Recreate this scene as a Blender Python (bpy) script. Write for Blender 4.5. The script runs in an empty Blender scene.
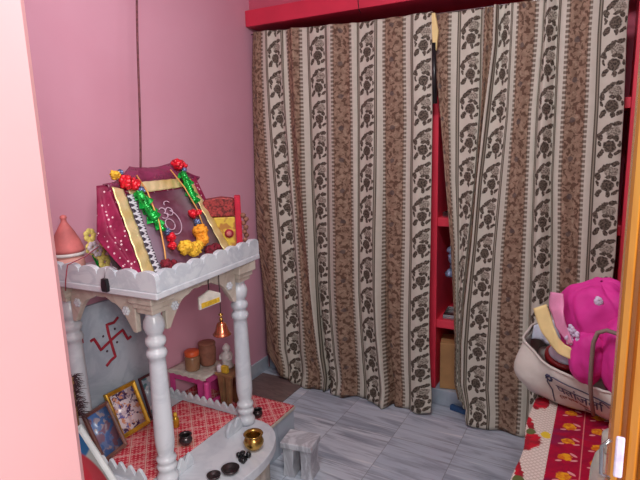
import bpy, bmesh, math, random
from mathutils import Vector, Matrix, noise
random.seed(7)
PI = math.pi
C = bpy.context.scene.collection
SC = bpy.context.scene

# ------------------------------------------------------------------ camera
cam_d = bpy.data.cameras.new('camera'); cam = bpy.data.objects.new('camera', cam_d); C.objects.link(cam)
SC.camera = cam
cam_d.sensor_fit = 'HORIZONTAL'; cam_d.sensor_width = 36.0; cam_d.lens = 518.1/640*36.0
cam_d.clip_start = 0.02
YAW, PITCH, ROLL = 0.50645, 0.1871, -0.02932
fw = Vector((-math.sin(YAW)*math.cos(PITCH), math.cos(YAW)*math.cos(PITCH), -math.sin(PITCH)))
rt = Vector((math.cos(YAW), math.sin(YAW), 0)); up = rt.cross(fw)
r2 = rt*math.cos(ROLL) + up*math.sin(ROLL); u2 = -rt*math.sin(ROLL) + up*math.cos(ROLL)
CAM = Vector((1.8097, -2.5042, 1.4))
m = Matrix((r2, u2, -fw)).transposed().to_4x4(); m.translation = CAM
cam.matrix_world = m

# ------------------------------------------------------------------ light and exposure
w = bpy.data.worlds.new('world'); SC.world = w; w.use_nodes = True
w.node_tree.nodes['Background'].inputs[0].default_value = (0.96, 0.98, 1.0, 1)
w.node_tree.nodes['Background'].inputs[1].default_value = 0.38
def area(name, loc, target, sx, sy, power, col):
    d = bpy.data.lights.new(name, 'AREA'); d.shape = 'RECTANGLE'; d.size = sx; d.size_y = sy
    d.energy = power; d.color = col
    o = bpy.data.objects.new(name, d); C.objects.link(o); o.location = loc
    o.rotation_euler = (Vector(target)-Vector(loc)).to_track_quat('-Z', 'Y').to_euler()
    return o
area('room_tube_lamp', (1.35, -1.80, 2.45), (0.7, -0.5, 0.9), 1.1, 0.12, 17.0, (0.97, 0.98, 1.0))
area('hall_lamp', (3.1, -3.3, 2.1), (1.2, -1.6, 0.9), 0.7, 0.7, 40.0, (1.0, 0.97, 0.93))
SC.view_settings.view_transform = 'Standard'; SC.view_settings.look = 'None'
SC.view_settings.gamma = 1.0; SC.view_settings.use_curve_mapping = False
SC.view_settings.exposure = 0.70

# ------------------------------------------------------------------ material helpers
def s2l(c):
    c = c/255.0
    return c/12.92 if c <= 0.04045 else ((c+0.055)/1.055)**2.4
def rgb(r, g, b): return (s2l(r), s2l(g), s2l(b), 1)
class S:                       # a node socket with arithmetic
    def __init__(s, g, k): s.g, s.k = g, k
    def op(s, o, *a): return s.g.math(o, s, *a)
    def __add__(s, b): return s.op('ADD', b)
    def __radd__(s, b): return s.op('ADD', b)
    def __sub__(s, b): return s.op('SUBTRACT', b)
    def __rsub__(s, b): return s.g.math('SUBTRACT', b, s)
    def __mul__(s, b): return s.op('MULTIPLY', b)
    def __rmul__(s, b): return s.op('MULTIPLY', b)
    def __truediv__(s, b): return s.op('DIVIDE', b)
    def lt(s, b): return s.op('LESS_THAN', b)
    def gt(s, b): return s.op('GREATER_THAN', b)
    def fr(s): return s.op('FRACT')
    def fl(s): return s.op('FLOOR')
    def ab(s): return s.op('ABSOLUTE')
    def mx(s, b): return s.op('MAXIMUM', b)
    def mn(s, b): return s.op('MINIMUM', b)
class G:
    def __init__(g, name, rough=0.6, metal=0.0, spec=0.5):
        g.m = bpy.data.materials.new(name); g.m.use_nodes = True; g.t = g.m.node_tree
        g.b = g.t.nodes['Principled BSDF']
        g.b.inputs['Roughness'].default_value = rough; g.b.inputs['Metallic'].default_value = metal
        g.b.inputs['Specular IOR Level'].default_value = spec
    def set(g, inp, v):
        if isinstance(v, S): g.t.links.new(v.k, inp)
        else: inp.default_value = v
    def n(g, t): return g.t.nodes.new(t)
    def math(g, o, *a):
        x = g.n('ShaderNodeMath'); x.operation = o
        for i, v in enumerate(a): g.set(x.inputs[i], v)
        return S(g, x.outputs[0])
    def uv(g):
        x = g.n('ShaderNodeUVMap'); y = g.n('ShaderNodeSeparateXYZ'); g.t.links.new(x.outputs[0], y.inputs[0])
        return S(g, y.outputs[0]), S(g, y.outputs[1])
    def pos(g, kind='Object'):
        x = g.n('ShaderNodeTexCoord'); y = g.n('ShaderNodeSeparateXYZ'); g.t.links.new(x.outputs[kind], y.inputs[0])
        return S(g, y.outputs[0]), S(g, y.outputs[1]), S(g, y.outputs[2])
    def vec(g, a, b, c=0.0):
        x = g.n('ShaderNodeCombineXYZ'); g.set(x.inputs[0], a); g.set(x.inputs[1], b); g.set(x.inputs[2], c)
        return S(g, x.outputs[0])
    def noise(g, v, scale, detail=3.0, dist=0.0, rough=0.55):
        x = g.n('ShaderNodeTexNoise'); 
        if v is not None: g.set(x.inputs['Vector'], v)
        else:
            tc = g.n('ShaderNodeTexCoord'); g.t.links.new(tc.outputs['Object'], x.inputs['Vector'])
        x.inputs['Scale'].default_value = scale; x.inputs['Detail'].default_value = detail
        x.inputs['Distortion'].default_value = dist; x.inputs['Roughness'].default_value = rough
        return S(g, x.outputs[0])
    def vor(g, v, scale, feature='F1'):
        x = g.n('ShaderNodeTexVoronoi'); x.feature = feature
        if v is not None: g.set(x.inputs['Vector'], v)
        else:
            tc = g.n('ShaderNodeTexCoord'); g.t.links.new(tc.outputs['Object'], x.inputs['Vector'])
        x.inputs['Scale'].default_value = scale
        return S(g, x.outputs['Distance']), (S(g, x.outputs['Color']) if feature == 'F1' else None)
    def mix(g, f, a, b):
        x = g.n('ShaderNodeMix'); x.data_type = 'RGBA'
        g.set(x.inputs[0], f); g.set(x.inputs[6], a); g.set(x.inputs[7], b)
        return S(g, x.outputs[2])
    def step(g, v, lo, hi):
        x = g.n('ShaderNodeMapRange'); x.interpolation_type = 'SMOOTHSTEP'
        g.set(x.inputs[0], v); x.inputs[1].default_value = lo; x.inputs[2].default_value = hi
        return S(g, x.outputs[0])
    def col(g, v): g.set(g.b.inputs['Base Color'], v); return g
    def bump(g, h, strength=0.3, dist=0.01):
        x = g.n('ShaderNodeBump'); g.set(x.inputs['Height'], h)
        x.inputs['Strength'].default_value = strength; x.inputs['Distance'].default_value = dist
        g.t.links.new(x.outputs[0], g.b.inputs['Normal']); return g
    def ell(g, u, v, cu, cv, a, b, rot=0.0):      # soft ellipse mask
        du, dv = u-cu, v-cv
        if rot:
            c, s = math.cos(rot), math.sin(rot); du, dv = du*c+dv*s, dv*c-du*s
        d = (du/a)*(du/a) + (dv/b)*(dv/b)
        return g.step(d, 1.25, 0.8)

def plain(name, c, rough=0.6, metal=0.0, var=0.12, scale=12, spec=0.5, bump=0.0):
    g = G(name, rough, metal, spec)
    n = g.noise(None, scale, 4.0)
    d = tuple(min(1, v*(1-var*1.6)) for v in c[:3])+(1,)
    l = tuple(min(1, v*(1+var)) for v in c[:3])+(1,)
    g.col(g.mix(g.step(n, .3, .7), d, l))
    if bump: g.bump(n, bump, .01)
    return g.m

M = {}
def wall_mat(name, c, c2):
    g = G(name, .62, 0, .35)
    n = g.noise(None, 1.3, 4.0); n2 = g.noise(None, 30, 3.0)
    g.col(g.mix(g.step(n, .3, .75), c, c2)); g.bump(n2, .08, .005)
    return g.m
M['wall'] = wall_mat('pink_wall_paint', rgb(214, 158, 178), rgb(208, 148, 168))
M['jamb'] = wall_mat('overexposed_pink_wall_paint', rgb(244, 186, 188), rgb(238, 178, 180))  # wall pink lightened to stand in for hall light overexposing the jamb
M['niche'] = wall_mat('mauve_niche_paint', rgb(205, 95, 118), rgb(190, 82, 106))
M['ceiling'] = plain('ceiling_paint', rgb(235, 225, 225), .8)
M['red'] = plain('red_gloss_paint', rgb(240, 62, 84), .38, 0, .05, 6)
M['lintel'] = plain('lintel_red_paint', rgb(214, 48, 76), .45, 0, .06, 5)
M['dark'] = plain('dark_metal', rgb(40, 34, 34), .5)

def marble(name, base, vein, stretch=(1, 1, 1), scale=3.0, rough=.3, amt=.6):
    g = G(name, rough, 0, .5)
    x, y, z = g.pos()
    v = g.vec(x*stretch[0], y*stretch[1], z*stretch[2])
    n = g.noise(v, scale, 6.0, 1.2, .6)
    n2 = g.noise(v, scale*3, 5.0, .6, .6)
    f = g.step((n-.5).ab(), .09, .0)*amt + g.step(n2, .5, .8)*.4
    g.col(g.mix(f.mn(1.0), base, vein))
    return g.m
M['marble'] = marble('white_marble', rgb(206, 210, 216), rgb(176, 182, 192), (1, 1, 1), 4.0, .3, .4)
M['marble_rim'] = marble('carved_marble', rgb(206, 212, 218), rgb(170, 178, 190), (1, 1, 1.5), 5.0, .4, .5)
M['marble_carved'] = marble('cream_marble', rgb(200, 190, 178), rgb(168, 154, 140), (1, 1, 1), 5.0, .45, .5)
M['marble_panel'] = marble('grey_blue_marble', rgb(178, 188, 200), rgb(150, 162, 178), (1, 1, .35), 4.0, .35, .6)
M['marble_step'] = marble('streaked_marble', rgb(206, 208, 214), rgb(150, 150, 158), (2.2, 2.2, .8), 3.0, .35, .7)

def floor_mat():
    g = G('grey_marble_floor_tiles', .28, 0, .5)
    x, y, z = g.pos()
    T = .30
    ty = (y+.07)/T; iy = ty.fl()
    tx = (x-.09)/T; ix = tx.fl()
    cell = g.n('ShaderNodeTexWhiteNoise'); cell.noise_dimensions = '3D'
    g.set(cell.inputs['Vector'], g.vec(ix, iy, 0.0)); rnd = S(g, cell.outputs['Value'])
    v = g.vec(x*1.1 + rnd*9.0, y*9.0 + x*.6 + rnd*13.0, rnd*5.0)
    n = g.noise(v, 2.6, 7.0, .7, .62)
    v2 = g.vec(x*1.2 + rnd*3.0, y*22.0, rnd*5.0)
    n2 = g.noise(v2, 2.2, 5.0, .4, .6)
    base = g.mix(rnd, rgb(190, 200, 214), rgb(208, 214, 224))
    c = g.mix(g.step(n, .42, .66)*.85, base, rgb(144, 152, 168))
    c = g.mix(g.step(n2, .54, .72)*.7, c, rgb(112, 114, 126))
    c = g.mix(g.step(n2, .44, .30)*.7, c, rgb(232, 234, 238))
    ex = (tx.fr()-.5).ab(); ey = (ty.fr()-.5).ab()
    j = ex.gt(.4945).mx(ey.gt(.4945))
    g.col(g.mix(j*.55, c, rgb(108, 108, 116)))
    return g.m
M['floor'] = floor_mat()
M['brown_stone'] = marble('brown_stone', rgb(126, 106, 102), rgb(98, 82, 80), (1, 4, 1), 4.0, .4, .6)

def curtain_mat():
    g = G('floral_striped_curtain_fabric', .72, 0, .25)
    u, v = g.uv()
    P = .289
    s = ((u/P+.5).fr()-.5)*P
    d = s.ab()
    V = .162
    t = ((v/V).fr())*V
    wob = (g.noise(g.vec(u*1.0, v*1.0), 55, 2.0)-.5)*.016
    wob2 = (g.noise(g.vec(u+3.0, v*1.0), 60, 2.0)-.5)*.016
    s_, t_ = s+wob, t+wob2
    ivory = g.mix(g.noise(g.vec(u, v), 25, 3.0), rgb(196, 190, 176), rgb(214, 209, 196))
    ink = g.mix(g.step(g.noise(g.vec(u, v), 130, 3.0), .38, .62), rgb(58, 50, 44), rgb(112, 100, 88))
    inkl = g.mix(g.step(g.noise(g.vec(u, v), 140, 3.0), .38, .6), rgb(112, 102, 92), rgb(176, 168, 154))
    # dark rose, bud, leaves, sprig
    dark = g.ell(s_, t_, .002, .050, .024, .025)
    for cu, cv, a, b, r in ((-.030, .020, .010, .019, -.5), (.032, .022, .016, .008, .6), (.006, .014, .009, .013, .2),
                            (-.014, .122, .032, .010, .75), (.026, .140, .018, .010, .2), (.026, .080, .010, .013, .5),
                            (.004, .086, .014, .008, .0), (-.035, .088, .010, .017, .3), (-.036, .060, .006, .013, .3), (.040, .058, .006, .012, 0)):
        dark = dark.mx(g.ell(s_, t_, cu, cv, a, b, r))
    lite = g.ell(s_, t_, .014, .108, .027, .020)
    fc = g.mix(lite, ivory, inkl); fc = g.mix(dark, fc, ink)
    # brown stripe
    n1 = g.noise(g.vec(u, v), 46, 4.0, .4); n2 = g.noise(g.vec(u+7.0, v), 30, 3.0, .6)
    br = g.mix(g.step(n2, .35, .65), rgb(160, 134, 114), rgb(140, 114, 96))
    br = g.mix(g.step(n1, .50, .57), br, rgb(102, 76, 62))
    br = g.mix(g.step(n1, .40, .33)*.6, br, rgb(178, 158, 136))
    bs = (s.ab()-.1445)
    t3 = ((v/V+.3).fr())*V
    bl = g.ell(bs*s.op('SIGN')+wob+.008, t3+wob2, .0, .05, .012, .012)
    br = g.mix(bl*.7, br, rgb(84, 74, 74))
    # dotted border
    dots = ((v/.0205).fr()).gt(.42)
    dcol = g.mix(dots, rgb(194, 186, 172), rgb(122, 110, 98))
    dcol = g.mix(d.gt(.0985), dcol, g.mix(dots, rgb(156, 132, 114), rgb(98, 80, 68)))
    # twin line
    q = (d-.0465)/.015
    line = (q-.5).ab().gt(.14)
    lcol = g.mix(line, rgb(160, 152, 138), rgb(96, 88, 76))
    c = g.mix(d.gt(.0465), fc, lcol)
    c = g.mix(d.gt(.0615), c, ivory)
    c = g.mix(d.gt(.0865), c, dcol)
    c = g.mix(d.gt(.1045), c, br)
    # weave
    g.col(c)
    g.bump(g.noise(g.vec(u*1.0, v*.3), 260, 2.0), .15, .002)
    return g.m
M['curtain'] = curtain_mat()

def redcloth_mat():
    g = G('red_lattice_cloth', .75, 0, .2)
    x, y, z = g.pos()
    a = x+y; b = x-y
    P = .085
    la = ((a/P).fr()-.5).ab(); lb = ((b/P).fr()-.5).ab()
    line = la.gt(.46).mx(lb.gt(.46))
    dots = (((a/(P*.25)).fr()-.5).ab()+((b/(P*.25)).fr()-.5).ab()).lt(.32)
    n = g.noise(None, 60, 3.0)
    f = g.step(n, .5, .62)
    base = g.mix(f*.7, rgb(196, 48, 66), rgb(222, 150, 150))
    c = g.mix(dots, base, rgb(226, 150, 150)); c = g.mix(line*.7, c, rgb(224, 190, 180))
    # a faded, greener patch near the left
    p = g.step(g.noise(None, 5, 2.0), .55, .7)*.35
    g.col(g.mix(p, c, rgb(150, 130, 90)))
    return g.m
M['redcloth'] = redcloth_mat()

M['goldframe'] = plain('gilt_wood', rgb(196, 150, 48), .35, .55, .2, 25)
M['zari'] = None
def zari():
    g = G('gold_foil_ribbon', .38, .45)
    u, v, z = g.pos()
    n = g.noise(None, 90, 3.0); n2 = g.noise(None, 9, 2.0)
    c = g.mix(g.step(n2, .35, .65), rgb(222, 200, 130), rgb(246, 232, 180))
    g.col(c); g.bump(n, .5, .004); return g.m
M['zari'] = zari()
def net():
    g = G('maroon_spotted_net', .6, 0, .3)
    x, y, z = g.pos()
    d, _ = g.vor(None, 62)
    n = g.noise(None, 14, 3.0)
    base = g.mix(g.step(n, .3, .7), rgb(120, 22, 58), rgb(158, 38, 82))
    g.col(g.mix(d.lt(.22), base, rgb(228, 190, 200)))
    g.bump(g.noise(None, 30, 2.0), .4, .01)
    return g.m
M['net'] = net()
def sheer():
    g = G('sheer_maroon_net', .5, 0, .3)
    n = g.noise(None, 20, 3.0)
    g.col(g.mix(n, rgb(104, 24, 58), rgb(160, 60, 104)))
    g.set(g.b.inputs['Alpha'], g.step(n, .2, .8)*.35+.55)
    return g.m
M['sheer'] = sheer()
def deity():
    g = G('mauve_picture_print', .35, 0, .5)
    u, v = g.uv()
    n = g.noise(None, 16, 4.0)
    c = g.mix(g.step(n, .35, .65), rgb(120, 78, 96), rgb(96, 46, 66))
    edge = g.step(u, .15, .35)
    c = g.mix(edge, rgb(128, 106, 122), c)
    c = g.mix(g.step(u, .62, .8), c, rgb(132, 108, 118))
    g.col(c); return g.m
M['deity'] = deity()
def lace():
    g = G('black_white_lace_trim', .6)
    u, v = g.uv()
    z = ((v*14.0).fr()-.5).ab()*2.0
    k = ((u-z*.6-.2).ab()).lt(.2)
    k2 = (((v*14.0+.5).fr()-.5).ab()).gt(.36)
    c = g.mix(k, rgb(52, 44, 58), rgb(198, 196, 206)); c = g.mix(k2, c, rgb(205, 205, 212))
    g.col(c); return g.m
M['lace'] = lace()
def print_mat(name, cols, scale=18, rough=.25):
    g = G(name, rough, 0, .5)
    c = cols[0]
    for i, k in enumerate(cols[1:]):
        x, y, z = g.pos()
        nn = g.noise(g.vec(x+3.1*i, y+1.7*i, z), scale, 2.0, .5)
        c = g.mix(g.step(nn, .5, .56), c, k)
    g.col(c); return g.m
M['print1'] = print_mat('devotional_print', [rgb(206, 186, 198), rgb(110, 104, 168), rgb(214, 150, 120), rgb(80, 60, 96), rgb(226, 214, 222)], 42)
M['print2'] = print_mat('pale_blue_print', [rgb(170, 190, 204), rgb(210, 216, 220), rgb(88, 140, 150)], 20)
M['print3'] = print_mat('blue_violet_print', [rgb(96, 118, 160), rgb(150, 140, 150), rgb(120, 92, 110), rgb(70, 100, 150)], 22)
def poster():
    g = G('blue_red_poster_print', .25)
    u, v = g.uv()
    c = g.mix(g.ell(u, v, .80, .84, .40, .17, .2), rgb(196, 200, 196), rgb(48, 112, 168))
    c = g.mix(g.ell(u, v, .72, .38, .22, .42, .25), c, rgb(196, 50, 66))
    c = g.mix(g.ell(u, v, .30, .10, .3, .18, .2), c, rgb(200, 62, 74))
    c = g.mix(g.ell(u, v, .40, .60, .10, .2, .2), c, rgb(214, 206, 196))
    g.col(c); return g.m
M['poster'] = poster()
M['whiteframe'] = plain('white_frame_paint', rgb(206, 212, 212), .4, 0, .06)
M['brownframe'] = plain('brown_frame_wood', rgb(112, 74, 66), .45, 0, .2)
M['darkframe'] = plain('dark_maroon_frame_wood', rgb(96, 48, 54), .45, 0, .2)
M['greyboard'] = plain('frame_backing_board', rgb(120, 104, 92), .8)
M['redfoil'] = plain('red_foil', rgb(226, 28, 48), .35, .1, .25, 60)
M['greenfoil'] = plain('green_foil', rgb(24, 168, 66), .25, .35, .3, 50)
M['bluefoil'] = plain('blue_silver_foil', rgb(104, 120, 160), .3, .5, .3, 60)
M['yellow'] = plain('marigold_petals', rgb(250, 190, 52), .7, 0, .2, 60)
M['orange'] = plain('orange_marigold_petals', rgb(250, 158, 36), .7, 0, .2, 60)
M['maroonfuzz'] = plain('maroon_pompom_yarn', rgb(120, 20, 40), .8, 0, .3, 80)
M['goldcord'] = plain('gold_thread', rgb(224, 164, 92), .5, .2)
M['inkwhite'] = plain('silver_white_ink', rgb(206, 176, 196), .5)
M['terracotta'] = plain('pink_clay', rgb(206, 112, 110), .7, 0, .2, 10)
M['pinkclay'] = plain('pale_pink_clay', rgb(214, 152, 142), .7, 0, .1, 10)
M['paleyellow'] = plain('pale_yellow_petals', rgb(232, 214, 120), .7, 0, .15, 50)
M['mauveflower'] = plain('lilac_white_petals', rgb(212, 196, 204), .7, 0, .15, 50)
M['greycloth'] = plain('grey_cloth', rgb(128, 124, 128), .7, 0, .15, 14)
M['silver'] = plain('silver_thread', rgb(190, 190, 196), .35, .6)
M['blackplastic'] = plain('black_plastic', rgb(24, 24, 28), .3)
M['kumkum'] = plain('red_vermilion_paint', rgb(158, 30, 50), .7, 0, .15, 40)
M['kumkumdark'] = plain('dark_vermilion_paint', rgb(70, 52, 66), .7)
M['brass'] = plain('brass', rgb(196, 156, 84), .25, .95, .1)
M['steel'] = plain('steel', rgb(160, 156, 158), .22, .95, .1)
M['darksteel'] = plain('tarnished_metal', rgb(84, 76, 78), .3, .8, .2)
M['copper'] = plain('copper_brass', rgb(212, 128, 96), .25, .9, .1)
M['pinkplastic'] = plain('magenta_paint', rgb(206, 72, 142), .4, 0, .06)
M['whitecloth'] = plain('white_lace_cloth', rgb(206, 200, 190), .8, 0, .1, 40)
M['honey'] = plain('amber_brown_jar', rgb(150, 112, 84), .25, 0, .15, 14)
M['orangelid'] = plain('orange_plastic', rgb(222, 96, 52), .4)
M['brownbasket'] = plain('brown_terracotta', rgb(146, 96, 78), .7, 0, .15, 30)
M['whitemetal'] = plain('white_ceramic', rgb(214, 208, 206), .35)
M['yellowbox'] = plain('yellow_card', rgb(206, 166, 48), .5, 0, .2, 60)
M['brownwood'] = plain('brown_wood', rgb(140, 102, 70), .55, 0, .25, 14)
M['cardboard'] = plain('cardboard', rgb(188, 140, 92), .75, 0, .1, 8)
M['whiteplastic'] = plain('white_plastic', rgb(220, 220, 224), .45)
M['blueplastic'] = plain('blue_plastic', rgb(52, 92, 140), .45)
M['bulb'] = plain('printed_foil_paper', rgb(150, 170, 206), .4, .3, .3, 60)
M['rope'] = plain('dark_rope', rgb(110, 60, 66), .8, 0, .25, 90)
M['feather'] = plain('dark_brown_feather', rgb(72, 46, 54), .8, 0, .3, 60)
def houseM():
    g = G('yellow_shrine_print', .5)
    n = g.noise(None, 28, 3.0, .4)
    g.col(g.mix(g.step(n, .46, .6), rgb(216, 182, 62), rgb(178, 120, 50))); return g.m
M['shrine'] = houseM()
M['tinsel'] = plain('maroon_gold_tinsel', rgb(150, 50, 50), .5, .3, .5, 120)
M['crimson'] = plain('crimson_velvet', rgb(196, 22, 56), .7, 0, .1, 30)
def vwood():
    g = G('varnished_yellow_wood', .25, 0, .6)
    x, y, z = g.pos()
    v = g.vec(x*14.0, y*14.0, z*1.0)
    n = g.noise(v, 3.0, 5.0, .6)
    g.col(g.mix(g.step(n, .3, .72), rgb(232, 164, 62), rgb(196, 118, 34)))
    g.b.inputs['Coat Weight'].default_value = .4; g.b.inputs['Coat Roughness'].default_value = .15
    return g.m
M['vwood'] = vwood()

def blanket():
    g = G('red_floral_blanket_fabric', .8, 0, .2)
    u, v = g.uv()        # u = metres from the left hem, v = metres along
    n = g.noise(g.vec(u, v), 60, 3.0); nb = g.noise(g.vec(u, v), 22, 3.0, .5)
    # cream border with red and yellow flowers
    lat = ((((u+v)/.016).fr()-.5).ab().gt(.34)).mx((((u-v)/.016).fr()-.5).ab().gt(.34))
    cream = g.mix(lat*.6, rgb(226, 214, 204), rgb(184, 164, 150))
    V = .26; t = ((v/V+.1).fr())*V
    red = g.ell(u+(n-.5)*.06, t+(nb-.5)*.07, .022, .07, .032, .048).mx(g.ell(u+(n-.5)*.03, t, .012, .180, .012, .045, .3))
    c = g.mix(red, cream, g.mix(g.step(nb, .4, .6), rgb(196, 26, 48), rgb(140, 30, 44)))
    c = g.mix(g.ell(u+(n-.5)*.02, t, .062, .125, .014, .02), c, rgb(226, 196, 60))
    c = g.mix(g.ell(u+(n-.5)*.02, t, .020, .130, .014, .018), c, rgb(96, 104, 60))
    # crimson field with yellow flowers in columns
    fu = (((u-.122)/.080+.5).fr()-.5)*.080; V2 = .092; ft = ((v/V2).fr()-.5)*V2
    f = g.ell(fu+(n-.5)*.03, ft+(nb-.5)*.03, 0.0, 0.0, .018, .018)
    st = g.ell(fu+(nb-.5)*.02, ft, .020, .018, .012, .005, -.6).mx(g.ell(fu+(nb-.5)*.02, ft, .024, -.010, .011, .004, .5)).mx(g.ell(fu, ft, -.016, -.024, .009, .004, .4))
    band = ((u-.162).ab()).lt(.0015)
    field = g.mix(g.step(nb, .3, .7), rgb(178, 14, 54), rgb(150, 12, 52))
    patch = g.step(g.noise(g.vec(u*.6, v), 9, 2.0), .54, .62)
    field = g.mix(patch*.5, field, rgb(110, 34, 84))
    field = g.mix(st, field, rgb(224, 150, 150)); field = g.mix(f, field, g.mix(g.step(n, .4, .6), rgb(236, 164, 34), rgb(206, 108, 30)))
    field = g.mix(band, field, rgb(214, 120, 120))
    c = g.mix(u.gt(.078), c, field)
    g.col(c); g.bump(n, .3, .004); return g.m
M['blanket'] = blanket()
def bagM():
    g = G('white_woven_bag', .7, 0, .25)
    n = g.noise(None, 6, 4.0); 
    c = g.mix(g.step(n, .3, .7), rgb(196, 190, 180), rgb(218, 214, 206))
    g.col(c); g.bump(g.noise(None, 9, 3.0), .4, .03); return g.m
M['bag'] = bagM()
M['bagin'] = plain('grey_bag_lining', rgb(150, 148, 140), .8, 0, .15, 20)
M['ink'] = plain('navy_print_ink', rgb(66, 66, 96), .6)
M['redink'] = plain('red_print_ink', rgb(150, 84, 60), .6)
def pinkcloth():
    g = G('magenta_pink_cloth', .65, 0, .3)
    n = g.noise(None, 7, 3.0)
    g.col(g.mix(g.step(n, .3, .7), rgb(226, 58, 158), rgb(206, 48, 142))); g.bump(g.noise(None, 14, 2.0), .35, .02); return g.m
M['pink'] = pinkcloth()
M['palepink'] = plain('pale_pink_cloth', rgb(236, 150, 190), .7)
M['creamcloth'] = plain('cream_hem_cloth', rgb(238, 214, 150), .7, 0, .06)
M['embroid'] = plain('lilac_embroidery', rgb(216, 200, 226), .6, 0, .15, 90)
M['maroonplastic'] = plain('maroon_red_enamel', rgb(150, 34, 36), .35)
M['strap'] = plain('grey_brown_strap', rgb(134, 112, 104), .6)
M['palecloth'] = plain('pale_blue_cloth', rgb(206, 212, 226), .7)
def clearM():
    g = G('clear_plastic', .12, 0, .5)
    n = g.noise(None, 12, 3.0)
    g.col(g.mix(n, rgb(214, 222, 206), rgb(240, 244, 236)))
    g.b.inputs['Transmission Weight'].default_value = .55; g.b.inputs['IOR'].default_value = 1.25
    g.bump(n, .6, .03); return g.m
M['clear'] = clearM()
M['mattress'] = plain('mattress_ticking', rgb(180, 170, 166), .8)

# ------------------------------------------------------------------ mesh helpers
class MB:
    def __init__(s): s.v, s.f, s.sm, s.uv = [], [], [], {}
    def add(s, vs, fs, smooth=False, uvs=None):
        o = len(s.v); s.v += [tuple(v) for v in vs]
        for f in fs:
            s.f.append(tuple(i+o for i in f)); s.sm.append(smooth)
        if uvs:
            for i, q in enumerate(uvs): s.uv[o+i] = q
        return s
    def box(s, x0, x1, y0, y1, z0, z1, mat=None):
        vs = [Vector((x, y, z)) for x in (x0, x1) for y in (y0, y1) for z in (z0, z1)]
        if mat is not None: vs = [mat @ v for v in vs]
        return s.add(vs, [(0, 1, 3, 2), (4, 6, 7, 5), (0, 4, 5, 1), (2, 3, 7, 6), (0, 2, 6, 4), (1, 5, 7, 3)])
    def prism(s, pts, h, mat=None, smooth=False):     # pts: 2-D outline in local x,y, extruded along z 0..h
        n = len(pts)
        vs = [Vector((p[0], p[1], 0)) for p in pts]+[Vector((p[0], p[1], h)) for p in pts]
        if mat is not None: vs = [mat @ v for v in vs]
        fs = [tuple(range(n-1, -1, -1)), tuple(range(n, 2*n))]+[(i, (i+1) % n, n+(i+1) % n, n+i) for i in range(n)]
        return s.add(vs, fs, smooth)
    def lathe(s, prof, cx=0, cy=0, cz=0, n=24, mat=None, closed=False):
        vs, fs = [], []
        for r, z in prof:
            for k in range(n):
                a = 2*PI*k/n; v = Vector((cx+r*math.cos(a), cy+r*math.sin(a), cz+z))
                vs.append(mat @ v if mat is not None else v)
        m_ = len(prof)
        for i in range(m_-1):
            for k in range(n):
                a, b = i*n+k, i*n+(k+1) % n; fs.append((a, b, b+n, a+n))
        if closed:
            for k in range(n): fs.append(((m_-1)*n+k, (m_-1)*n+(k+1) % n, (k+1) % n, k))
        else:
            fs.append(tuple(range(n-1, -1, -1))); fs.append(tuple(range((m_-1)*n, m_*n)))
        return s.add(vs, fs, True)
    def tube(s, pts, r, n=8, r1=None):
        pts = [Vector(p) for p in pts]; vs, fs = [], []
        t0 = (pts[1]-pts[0]).normalized(); side = t0.orthogonal().normalized()
        for i, p in enumerate(pts):
            t = (pts[min(i+1, len(pts)-1)]-pts[max(i-1, 0)]).normalized()
            side = (side - t*side.dot(t)).normalized(); bn = t.cross(side)
            rr = r if r1 is None else r+(r1-r)*i/(len(pts)-1)
            for k in range(n):
                a = 2*PI*k/n; vs.append(p+side*math.cos(a)*rr+bn*math.sin(a)*rr)
        for i in range(len(pts)-1):
            for k in range(n):
                a, b = i*n+k, i*n+(k+1) % n; fs.append((a, b, b+n, a+n))
        fs.append(tuple(range(n-1, -1, -1))); e = (len(pts)-1)*n; fs.append(tuple(range(e, e+n)))
        return s.add(vs, fs, True)
    def ball(s, c, r, n=12, mgn=8, sc=(1, 1, 1), jit=0.0, mat=None):
        vs, fs = [], []
        for i in range(mgn+1):
            ph = PI*i/mgn
            for k in range(n):
                a = 2*PI*k/n
                d = Vector((math.sin(ph)*math.cos(a)*sc[0], math.sin(ph)*math.sin(a)*sc[1], math.cos(ph)*sc[2]))
                if i in (0, mgn): j = 1
                else: j = 1+random.uniform(-jit, jit)
                v = d*r*j
                if mat is not None: v = mat @ v
                vs.append(Vector(c)+v)
        for i in range(mgn):
            for k in range(n):
                a, b = i*n+k, i*n+(k+1) % n; fs.append((a, a+n, b+n, b))
        return s.add(vs, fs, True)
    def grid(s, fn, nu, nv, thick=0.0, uvfn=None):
        vs = [Vector(fn(i/nu, j/nv)) for j in range(nv+1) for i in range(nu+1)]
        uv = [uvfn(i/nu, j/nv) if uvfn else (i/nu, j/nv) for j in range(nv+1) for i in range(nu+1)]
        q = lambda i, j: j*(nu+1)+i
        fs = [(q(i, j), q(i+1, j), q(i+1, j+1), q(i, j+1)) for j in range(nv) for i in range(nu)]
        if thick:
            N = len(vs); nrm = [Vector((0, 0, 0)) for _ in vs]
            for f in fs:
                a, b, c_, d = (vs[k] for k in f); nn = (c_-a).cross(d-b)
                for k in f: nrm[k] += nn
            vs2 = [v-(nn.normalized() if nn.length > 0 else Vector((0, 0, 1)))*thick for v, nn in zip(vs, nrm)]
            vs = vs+vs2; uv = uv+uv
            fs2 = [tuple(k+N for k in reversed(f)) for f in fs]
            edge = [(q(i, 0), q(i+1, 0)) for i in range(nu)]+[(q(nu, j), q(nu, j+1)) for j in range(nv)] \
                + [(q(i+1, nv), q(i, nv)) for i in reversed(range(nu))]+[(q(0, j+1), q(0, j)) for j in reversed(range(nv))]
            fs = fs+fs2+[(b, a, a+N, b+N) for a, b in edge]
        return s.add(vs, fs, True, uv)
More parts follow.
